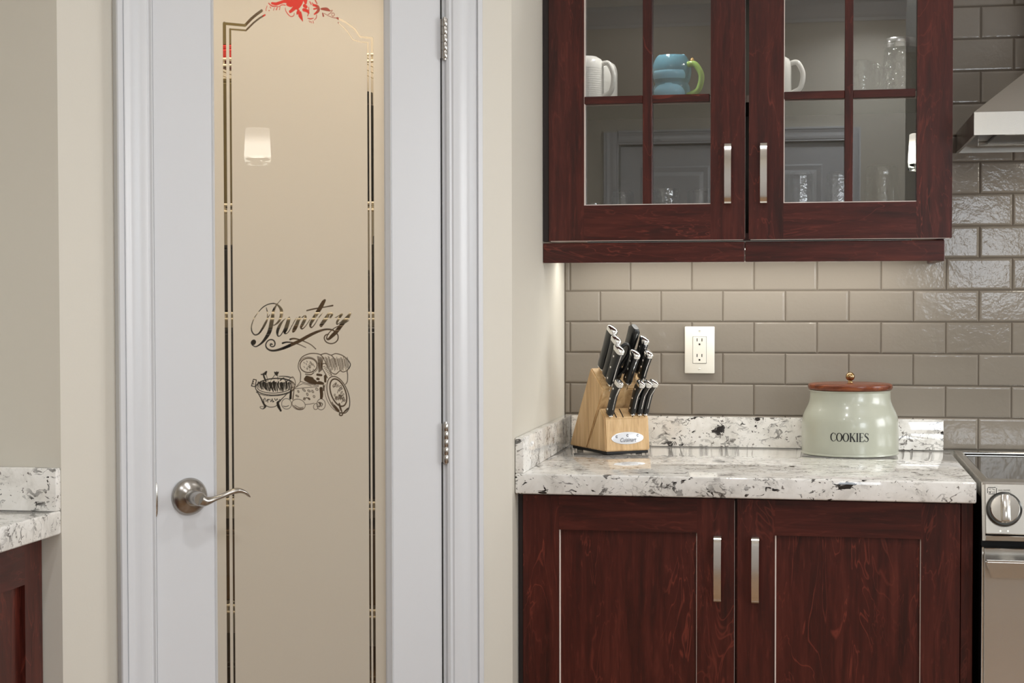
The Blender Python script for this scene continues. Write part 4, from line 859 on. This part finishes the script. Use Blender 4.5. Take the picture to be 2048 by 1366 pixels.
for u_ in (.0155, .0325, .0505, .0758, .0945, .1080): slot(u_, .002, .030, WF, WD)
def knife(label, u_, s_, L_, base, dirv, grp, w0=.0125, th=.0065, name='knife', cap=True, rivets=3, bol=.016, curve=.0):
    v0, z0_ = base[0]+dirv[0]*s_, base[1]+dirv[1]*s_
    k = KE(name, label, 'knife', grp, (u_, v0, z0_))
    # cross-section: x thickness, second axis in the blade plane (perpendicular to the knife axis)
    ax = Vector((0, WV[0], WV[1])); pv = Vector((0, -WV[1], WV[0]))*-1   # pv towards the back/top
    pv = Vector((0, WV[1], -WV[0]))
    def P(l, q, x): return ax*l+pv*q+Vector((x, 0, 0))
    def loft(secs, mat, nm, par):
        f = bmesh.new(); rings = []; n_ = 12
        for l, hw, ht, off in secs:
            ring_ = []
            for i in range(n_):
                a = 2*PI*(i+.5)/n_; cx_, sy_ = math.cos(a), math.sin(a)
                cx_ = math.copysign(abs(cx_)**.55, cx_); sy_ = math.copysign(abs(sy_)**.55, sy_); ring_.append(f.verts.new(P(l, off+hw*cx_, ht*sy_)))
            rings.append(ring_)
        for A1, B1 in zip(rings, rings[1:]):
            for i in range(n_): f.faces.new((A1[i], A1[(i+1) % n_], B1[(i+1) % n_], B1[i]))
        f.faces.new(rings[0][::-1]); f.faces.new(rings[-1]); return obj(nm, f, mat, par, smooth=50)
    c = -curve
    secs = [(bol, w0*.82, th*.9, 0), (bol+.006, w0*.92, th, 0), (L_*.35, w0*.80, th, c*.5), (L_*.6, w0*.84, th, c), (L_*.82, w0*.98, th, c*.6), (L_-.008, w0*1.10, th*.98, -c*.6), (L_-.0075 if cap else L_, w0*(1.10 if cap else .7), th*(.98 if cap else .6), -c*.6)]
    hd = loft(secs, M['black'], 'handle', k)
    loft([(-.004, w0*.62, .0012, 0), (bol*.55, w0*.70, .0030, 0), (bol*.8, w0*.90, th*.85, 0), (bol, w0*.84, th*.92, 0)], M['chrome'], 'bolster', k)
    if cap: loft([(L_-.0078, w0*1.12, th*1.02, -c*.6), (L_-.003, w0*1.17, th*1.1, -c*.7), (L_+.001, w0*1.10, th*1.02, -c*.8), (L_+.0028, w0*.85, th*.75, -c*.8)], M['chrome'], 'end_cap', k)
    loft([(bol, w0*.90, .0016, 0), (L_*.35, w0*.87, .0016, c*.5), (L_*.6, w0*.91, .0016, c), (L_-.009, w0*1.15, .0016, -c*.6)], M['chrome'], 'tang', k)
    for i in range(rivets):
        l = bol+.012+(L_-bol-.034)*i/max(1, rivets-1)
        for sx in (-1, 1):
            f = lathe(bmesh.new(), [(0, 0), (.0029, 0), (.0026, .0008), (0, .0011)], 12)
            xform(f, Matrix.Translation(P(l, c*math.sin(PI*l/L_), sx*th*.965)) @ Matrix.Rotation(sx*PI/2, 4, 'Y')); obj('rivet', f, M['chrome'], hd, smooth=60)
    return k
G1 = 'large knives in the knife block'; G2 = 'steak knives in the knife block'
knife('black-handled knife at the back left corner of the block', .0190, .0640, .1240, TF, TD, G1, .0150, .0092, rivets=0)
knife('black-handled knife second from the front in the left row', .0180, .0330, .1180, TF, TD, G1, .0142, .0090, rivets=0)
knife('broad black knife with three rivets at the front left', .0165, .0060, .1110, TF, TD, G1, .0158, .0092, name='knife')
knife('black knife with steel cap in the middle behind the steak knives', .0640, .0080, .0960, TF, TD, G1, .0140, .0090, name='knife')
knife('black knife with steel cap in front of the capless handle on the right', .1030, .0480, .1060, TF, TD, G1, .0136, .0088)
knife('black knife with steel cap at the right edge above the steak knives', .1075, .0220, .0860, TF, TD, G1, .0136, .0088)
knife('knife with a broad black handle and no steel cap, tallest at the back right', .0830, .0720, .1230, TF, TD, G1, .0165, .0105, cap=False, rivets=0)
knife('single steak knife left of the two empty slots', .0150, .0080, .0980, WF, WD, G2, .0115, .0078, curve=-.0042, bol=.006, name='steak_knife')
knife('steak knife first right of the empty slots', .0750, .0100, .0935, WF, WD, G2, .0115, .0078, curve=-.0042, bol=.006, name='steak_knife')
knife('steak knife in the middle of the three right-hand ones', .0930, .0090, .0945, WF, WD, G2, .0115, .0078, curve=-.0042, bol=.006, name='steak_knife')
knife('steak knife at the far right of the front row', .1090, .0090, .0955, WF, WD, G2, .0115, .0078, curve=-.0042, bol=.006, name='steak_knife')
# scissors
sc_ = KE('scissors', 'black-handled kitchen scissors standing between the knives', 'scissors', None, (.0480, TF[0]+TD[0]*.040, TF[1]+TD[1]*.040))
AX = Vector((0, WV[0], WV[1])); SV = Vector((1, 0, 0)); BV = Vector((0, WV[1], -WV[0]))
def sp(a, l, q=0): return AX*l+SV*a+BV*q
P = smoothpath([sp(-.004, .012), sp(-.010, .040), sp(-.014, .062), sp(-.008, .086), sp(.004, .098), sp(.014, .088), sp(.015, .066), sp(.008, .045), sp(.003, .030), sp(-.001, .014)], 4); obj('handle', tube(bmesh.new(), P, .0040, 10, 1.3, up=BV), M['black'], sc_, smooth=60)
P = smoothpath([sp(.002, .012, -.006), sp(.012, .030, -.007), sp(.014, .050, -.008), sp(.020, .072, -.008), sp(.032, .074, -.008), sp(.034, .055, -.008), sp(.026, .036, -.007), sp(.012, .020, -.006)], 4); obj('handle', tube(bmesh.new(), P, .0040, 10, 1.3, up=BV), M['black'], sc_, smooth=60)
f = bmesh.new(); rg_ = [[f.verts.new(sp(a*w_, l, q)) for a, q in ((-1, -.006), (1, -.006), (1, .002), (-1, .002))] for l, w_ in ((-.006, .007), (.006, .012), (.020, .013), (.034, .007))]
for A1, B1 in zip(rg_, rg_[1:]):
    for i in range(4): f.faces.new((A1[i], A1[(i+1) % 4], B1[(i+1) % 4], B1[i]))
f.faces.new(rg_[0]); f.faces.new(rg_[-1]); obj('pivot_guard', f, M['black'], sc_)
o = obj('blade', tube(bmesh.new(), [sp(0, -.004, -.002), sp(.0, .014, -.002)], .006, 8, .3, up=BV), M['chrome'], sc_)

# ================================================================== RANGE
RX0, RX1 = .9560, 1.716
rg = empty('range', (1.336, -.35, 0), 'stainless steel slide-in electric range with black glass cooktop at the right edge', 'stove')
obj('body', nb(RX0+.004, RX1-.004, -.66, -.030, .03, .880), M['rubber_and_shade'], rg, True)
f = bmesh.new(); ro, ri = [(RX0, -.693), (RX1, -.693), (RX1, -.020), (RX0, -.020)], [(RX0+.0185, -.628), (RX1-.0185, -.628), (RX1-.0185, -.105), (RX0+.0185, -.105)]
va = [[f.verts.new((p[0], p[1], z_)) for p in r_] for r_, z_ in ((ro, .882), (ro, .9155), (ri, .9155), (ri, .882))]
for A1, B1 in zip(va, va[1:]+va[:1]):
    for i in range(4): f.faces.new((A1[i], A1[(i+1) % 4], B1[(i+1) % 4], B1[i]))
bmesh.ops.bevel(f, geom=[e for e in f.edges], offset=.0016, segments=2, affect='EDGES'); obj('cooktop_frame', f, M['steel'], rg, True, 40); obj('cooktop_glass', nb(RX0+.0185, RX1-.0185, -.628, -.105, .900, .9148, .0006), M['blackglass'], rg, True)
obj('rear_trim', nb(RX0+.012, RX1-.012, -.112, -.098, .9150, .9205, .002), M['handle'], rg, True)
f = bmesh.new(); prism(f, [(-.6935, .9120), (-.7160, .8140), (-.712, .8125), (-.68, .8125), (-.68, .9120)], 'x', RX0+.0065, RX1-.0065); bmesh.ops.bevel(f, geom=[e for e in f.edges], offset=.0014, segments=1, affect='EDGES')
cpn = obj('control_panel', f, M['steel'], rg, True)
for xa_ in (RX0, RX1-.006): obj('panel_trim', prism(bmesh.new(), [(-.692, .914), (-.718, .8005), (-.68, .8005), (-.68, .914)], 'x', xa_, xa_+.006), M['handle'], rg, True)
obj('lower_lip', nb(RX0+.0062, RX1-.0062, -.7175, -.700, .8005, .8105, .0008), M['handle'], rg, True)
pdir = Vector((0, -.0225, -.098)).normalized(); pn = Vector((0, -.098, .0225)).normalized()
kc = aty(2008, 1019, -.706)
for i, kx_ in enumerate((kc.x, kc.x+.115, kc.x+.345, kc.x+.460, kc.x+.575)):
    tt = (kc.z-.9120)/(-.098); yb_ = -.6935-.0225*tt; base_ = Vector((kx_, yb_, kc.z))
    rot = Vector((0, 0, 1)).rotation_difference(pn).to_matrix().to_4x4()
    f = lathe(bmesh.new(), [(0, 0), (.0345, 0), (.0350, .002), (.0345, .006), (.0320, .0075), (.0315, .0085), (0, .0085)], 40); xform(f, Matrix.Translation(base_) @ rot); kb_ = obj('knob', f, M['hooddark'], rg, True, 40)
    f = lathe(bmesh.new(), [(0, .008), (.0280, .008), (.0285, .020), (.0270, .0225), (0, .0230)], 40); xform(f, Matrix.Translation(base_) @ rot); obj('knob_cap', f, M['handle'], kb_, True, 40)
    f = nb(-.0085, .0085, -.0270, .0270, .0215, .036, .003, 2); xform(f, Matrix.Translation(base_) @ rot); obj('grip', f, M['handle'], kb_, True, 40)
# printed burner symbol and two lines of small text by the first knob
def onpanel(px, py, off=.0006):
    d = ray(px, py); p0 = Vector((0, -.6935, .9120)); P = CAM+d*(((p0-CAM).dot(pn)+off)/d.dot(pn)); return P
def pstrokes(L_, mat, nm):
    bm = bmesh.new()
    for s_ in L_:
        n_ = len(s_); Lr = []; Rr = []
        for i, (x, y, w) in enumerate(s_):
            d = np.array(s_[min(i+1, n_-1)][:2])-np.array(s_[max(i-1, 0)][:2]); d = d/(np.linalg.norm(d)+1e-9)
            Lr.append(bm.verts.new(onpanel(x-d[1]*w/2, y+d[0]*w/2))); Rr.append(bm.verts.new(onpanel(x+d[1]*w/2, y-d[0]*w/2)))
        for i in range(n_-1): bm.faces.new((Lr[i], Lr[i+1], Rr[i+1], Rr[i]))
    return obj(nm, bm, mat, rg, True)
q_ = lambda x, y, w=.9: (1950+x/12.42, 950+y/12.42, w)
pstrokes([[q_(320,310,1.2),q_(515,310,1.2)],[q_(535,325,1.2),q_(530,455,1.2)],[q_(515,470,1.2),q_(335,470,1.2)],[q_(315,450,1.2),q_(310,325,1.2)],[q_(350,410,1.6),q_(375,445,2.2),q_(400,400,1.4)],[q_(350,355,.7),q_(395,345,.7)],[q_(430,345,.7),q_(500,370,.7)],[q_(440,400,.7),q_(445,450,.7)],[q_(480,400,.7),q_(480,450,.7)]], M['ink'], 'burner_symbol')
def small_text(s, px, py, ppx):
    c = bpy.data.curves.new('t', 'FONT'); c.body = s; c.size = 1; o_ = bpy.data.objects.new('t', c); link(o_); tm_ = bpy.data.meshes.new_from_object(o_.evaluated_get(bpy.context.evaluated_depsgraph_get())); bpy.data.objects.remove(o_)
    for v in tm_.vertices: v.co = onpanel(px+v.co.x*ppx, py-v.co.y*ppx)
    tm_.materials.clear(); tm_.materials.append(M['ink']); obj('printed_text', tm_, None, rg, True)
small_text('DUAL BURNER', 1996.5, 981.5, 3.6); small_text('LEFT FRONT', 1997.5, 986.5, 4.4)
for px in (2001, 2016): 
    p = onpanel(px, 1062); f = lathe(bmesh.new(), [(0, 0), (.0012, 0), (0, .0006)], 10); xform(f, Matrix.Translation(p) @ Vector((0, 0, 1)).rotation_difference(pn).to_matrix().to_4x4()); obj('indicator', f, M['ucl'], rg, True)
OD = obj('oven_door', nb(RX0+.0055, RX1-.0055, -.7020, -.665, .215, .7830, .0015), M['steel'], rg, True)
for xa_ in (RX0+.001, RX1-.005): obj('door_edge', nb(xa_, xa_+.004, -.7010, -.665, .215, .7850, .0008), M['handle'], OD, True)
obj('oven_window', nb(RX0+.13, RX1-.13, -.7045, -.7015, .33, .62, .001), M['blackglass'], OD, True)
f = bmesh.new(); hxl_, hxr = aty(1971.5, 1122, -.755).x, 1.336*2-aty(1971.5, 1122, -.755).x; zt_, zbm = aty(1971.5, 1121.5, -.755).z, aty(1986, 1158, -.755).z
prism(f, [(hxl_, zt_), (hxr, zt_), (hxr-.002, zt_-.006), (hxr-.012, zbm), (hxl_+.012, zbm), (hxl_+.001, zt_-.006)], 'y', -.757, -.738); bmesh.ops.bevel(f, geom=list(f.edges), offset=.003, segments=2, affect='EDGES')
hd_ = obj('oven_handle', f, M['handle'], OD, True, 40)
for xx in (hxl_+.035, hxr-.065): obj('standoff', nb(xx, xx+.03, -.740, -.7015, zbm+.006, zt_-.006, .003), M['handle'], hd_, True)
obj('storage_drawer', nb(RX0+.003, RX1-.003, -.700, -.665, .06, .205, .002), M['steel'], rg, True); obj('base_plinth', nb(RX0+.02, RX1-.02, -.64, -.10, 0, .05), M['rubber_and_shade'], rg, True)

# ================================================================== HOOD
hb = empty('range_hood', (1.34, -.2, 1.634), 'stainless steel pyramid chimney hood above the range', 'hood')
HX0, HX1, HY = .9596, 1.7204, -.451
f = bmesh.new(); t_ = .006; ro, ri = [(HX0, HY), (HX1, HY), (HX1, -.0006), (HX0, -.0006)], [(HX0+t_, HY+t_), (HX1-t_, HY+t_), (HX1-t_, -.006), (HX0+t_, -.006)]
va = [[f.verts.new((p[0], p[1], z_)) for p in r_] for r_, z_ in ((ro, 1.634), (ro, 1.683), (ri, 1.683), (ri, 1.634))]
for A1, B1 in zip(va, va[1:]+va[:1]):
    for i in range(4): f.faces.new((A1[i], A1[(i+1) % 4], B1[(i+1) % 4], B1[i]))
obj('rim', f, M['steel'], hb, True)
f = bmesh.new(); lo = [(HX0, HY, 1.6832), (HX1, HY, 1.6832), (HX1, -.0006, 1.6832), (HX0, -.0006, 1.6832)]; hi = [(1.19, -.25, 1.872), (1.49, -.25, 1.872), (1.49, -.0006, 1.872), (1.19, -.0006, 1.872)]
va = [f.verts.new(p) for p in lo]; vb = [f.verts.new(p) for p in hi]; f.faces.new(va); f.faces.new(vb[::-1])
for i in range(4): f.faces.new((va[i], va[(i+1) % 4], vb[(i+1) % 4], vb[i]))
obj('canopy', f, M['steel'], hb, True); obj('chimney', nb(1.19, 1.49, -.25, -.0006, 1.872, 2.70, .001), M['steel'], hb, True)
un = obj('underside', nb(HX0+.006, HX1-.006, HY+.006, -.006, 1.650, 1.656), M['hooddark'], hb, True)
obj('filter', nb(1.02, 1.66, -.36, -.12, 1.6445, 1.650, .001), M['hooddark'], un, True); obj('lamp_lens', nb(1.03, 1.65, HY+.030, -.375, 1.6400, 1.6500, .002), M['hoodlens'], un, True)
for ya_, yb_ in ((-.118, -.10), (HY+.012, HY+.024)): obj('filter_frame', nb(1.0, 1.68, ya_, yb_, 1.641, 1.650, .001), M['handle'], un, True)

# ================================================================== PENDANTS AND CEILING LAMPS (seen mirrored in the glass)
def pendant(x, y, zc, label):
    t = empty('pendant_lamp', (x, y, zc), label, 'lamp', 'glass pendant lamps over the island')
    obj('shade', lathe(bmesh.new(), [(.044, .070), (.0475, .068), (.0525, -.040), (.0490, -.040), (.0440, .066)], 36), M['shade'], t, smooth=50)
    obj('clear_rim', lathe(bmesh.new(), [(.0525, -.0405), (.0540, -.068), (.0520, -.070), (.0490, -.0405)], 36), M['rimglass'], t, smooth=50)
    obj('bulb', lathe(bmesh.new(), [(0, -.035), (.018, -.030), (.026, -.010), (.022, .012), (.012, .030), (0, .030)], 20), M['bulb'], t, smooth=60)
    obj('cap', lathe(bmesh.new(), [(0, .0705), (.044, .0705), (.040, .078), (.010, .090), (.008, .11), (0, .11)], 24), M['nickel'], t, smooth=50)
    obj('stem', tube(bmesh.new(), [(0, 0, .10), (0, 0, HC-zc-.02)], .004, 8), M['nickel'], t, smooth=60); obj('canopy', lathe(bmesh.new(), [(0, HC-zc-.03), (.05, HC-zc-.025), (.055, HC-zc-.001), (0, HC-zc-.001)], 24), M['nickel'], t, smooth=50)
pendant(1.030, -3.0487, 1.8469, 'lit white glass pendant lamp mirrored in the right cabinet door pane')
pendant(2.6958, -2.2243, 1.8785, 'lit white glass pendant lamp mirrored in the pantry door glass')
for i, (x, y) in enumerate(CANS):
    t = empty('ceiling_light', (x, y, HC), 'recessed round ceiling lamp, %s' % ['over the pantry door', 'above the range', 'over the island', 'left behind the camera side', 'added nearest the closet doors'][i], 'lamp', 'recessed ceiling lamps')
    obj('trim_ring', lathe(bmesh.new(), [(.068, -.001), (.088, -.001), (.090, -.006), (.070, -.010), (.066, -.004)], 32), M['white'], t, smooth=50); obj('lens', lathe(bmesh.new(), [(0, -.0022), (.067, -.0022), (.067, -.0035), (0, -.0035)], 32), M['can'], t)
